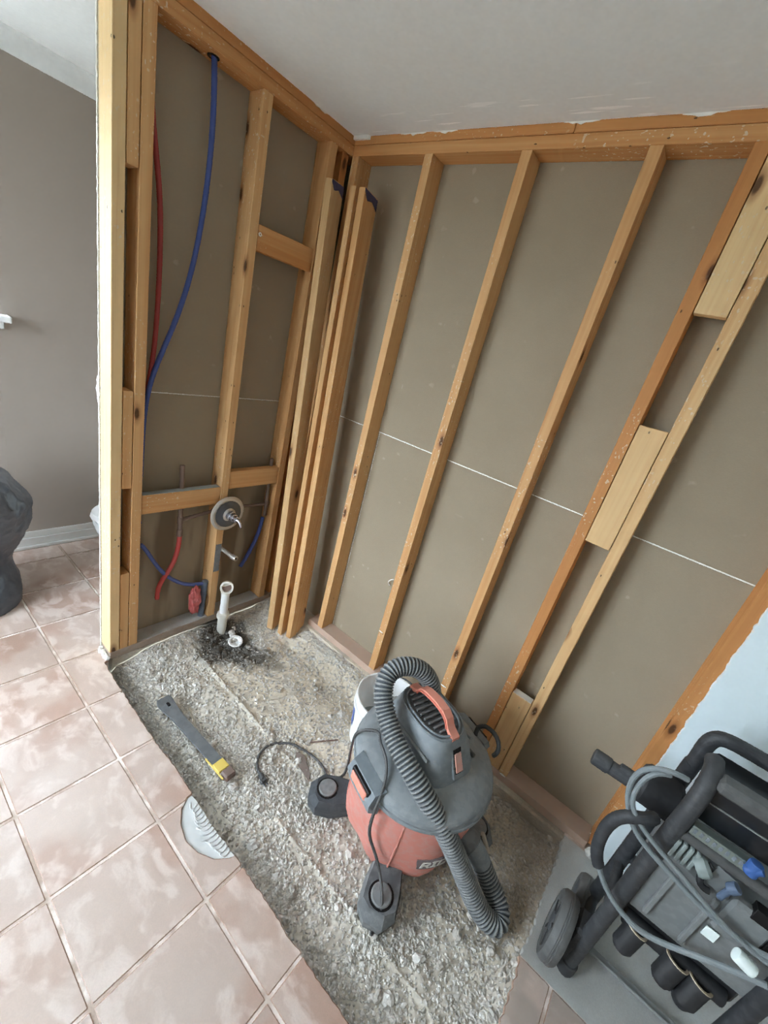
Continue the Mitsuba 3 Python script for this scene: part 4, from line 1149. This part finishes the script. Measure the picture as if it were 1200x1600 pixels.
sput('round_knob', xf(lathe([(0.0, -0.6), (0.75, -0.6), (0.9, -0.3), (0.9, 0.3), (0.65, 0.6), (0.0, 0.65)], 20, close=False), rot([0, 1, 0.6], 60), (82.1, -17.8, 25.9)), 'dusty_grey', dust=0.6)
sput('hook', tube([(82.6, -17.6, 26.6), (82.3, -17.9, 25.4), (82.6, -18.1, 24.4), (83.4, -18.0, 24.2)], 0.3, 18), 'black', dust=0.3)
sput('guide_plate', ring_loft([np.array([(82.9, -17.5, 24.4), (84.9, -17.5, 24.2), (84.9, -17.2, 24.2), (82.9, -17.2, 24.4)]), np.array([(83.0, -17.5, 26.9), (84.7, -17.5, 26.6), (84.7, -17.2, 26.6), (83.0, -17.2, 26.9)])]), 'machine', dust=0.7, smooth=False)
sput('blue_knob', cat(bar((84.5, -18.0, 28.6), (84.5, -17.9, 30.0), 0.55), bar((84.1, -18.1, 28.8), (85.0, -18.1, 29.8), 0.4)), 'blue', dust=0.2, label='bright blue locking knob')
sput('blue_knob', cat(bar((84.3, -17.9, 25.7), (84.7, -17.9, 26.5), 0.5), bar((84.2, -17.9, 24.2), (84.4, -17.9, 25.9), 0.28)), 'foam_blue', dust=0.4)
gd = sput('blade_guard', cbox(85.0, 88.4, -18.0, -16.9, 20.6, 25.2, 0.3), 'machine', dust=0.8, smooth=False)
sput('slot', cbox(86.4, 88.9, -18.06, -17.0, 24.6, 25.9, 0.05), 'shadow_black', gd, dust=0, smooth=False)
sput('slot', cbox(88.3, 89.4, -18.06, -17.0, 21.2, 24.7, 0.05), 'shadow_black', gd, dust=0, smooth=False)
sput('sticker', cbox(85.1, 86.2, -17.5, -17.38, 18.8, 20.1, 0.02), 'sticker', tub, dust=0.2, smooth=False)
sput('dark_base', cat(cbox(80.0, 90.8, -15.8, -10.4, 11.8, 15.1, 0.3), bar((80.4, -16.2, 12.6), (90, -16.2, 12.6), 0.9)), 'black', dust=0.25)
for x, z in ((81.5, 11.0), (85.3, 11.3), (87.5, 11.1)):
    TR = np.stack([np.cross([.0, 1, 0], [.146, .31, .94]) / np.linalg.norm(np.cross([.0, 1, 0], [.146, .31, .94])), [0, 0, 0], np.array([.146, .31, .94]) / np.linalg.norm([.146, .31, .94])], 1)
    TR[:, 1] = np.cross(TR[:, 2], TR[:, 0])
    cup = lathe([(0.0, -1.4), (0.9, -1.3), (1.25, -0.8), (1.3, 1.9), (1.3, 2.3), (1.0, 2.3), (0.95, 0.6), (0.0, 0.5)], 26, close=False)
    c_ = sput('tube_socket', xf(cup, TR * 0.85, (x, -17.5, z)), 'black', dust=0.35)
    sput('socket_ring', xf(lathe([(1.0, 2.28), (1.32, 2.28), (1.32, 2.42), (1.0, 2.42)], 26, close=False), TR * 0.85, (x, -17.5, z)), 'beige', c_, dust=0.4)
# power cable looped over the horn, with its plug, and the water hose
cb = sput('power_cable', tube([(77.6, -17.6, 33.2), (75.4, -18.2, 32.9), (74.3, -18.2, 31.4), (74.2, -18.3, 29.3), (74.8, -18.5, 27.5), (76.5, -18.8, 25.4), (79.8, -18.8, 23.9), (83.0, -18.8, 22.9), (85.3, -18.8, 22.6), (87.4, -18.9, 22.7), (89.5, -18.8, 23.6), (92, -18.5, 25.5)], 0.27, 90, 10), 'cable', dust=0.8)
sput('cable_loop', tube([(76.4, -17.7, 32.6), (75.0, -18.5, 31.8), (74.7, -18.7, 29.6), (75.2, -18.9, 27.8), (77.0, -19.2, 26.4), (80.2, -19.2, 25.0), (83.2, -19.2, 23.8), (86.0, -19.2, 22.9), (89, -19.0, 22.6)], 0.24, 70, 10), 'cable', cb, dust=0.8)
sput('plug', bar((86.7, -19.3, 21.4), (88.3, -19.3, 21.0), 0.62), 'sticker', cb, dust=0.1, label='white plug at the end of the cable')
sput('water_hose', tube([(77.3, -17.6, 27.2), (76.4, -18.6, 27.1), (75.2, -19.0, 26.4), (74.5, -19.0, 24.8), (74.4, -19.0, 22.8), (74.8, -19.0, 20.4), (75.6, -19.0, 18.8)], 0.62, 50, 14), 'frame', dust=0.5)
sput('thin_hose', tube([(75.5, -19.0, 19.0), (76.6, -19.0, 17.5), (78.1, -19.0, 16.2), (79.6, -19.0, 15.5), (81.3, -19.0, 15.3), (83.3, -19.0, 16.2), (85.0, -19.0, 17.4), (87.0, -19.0, 18.8), (89.6, -19.0, 20.4)], 0.28, 70, 10), 'cable', dust=0.9)
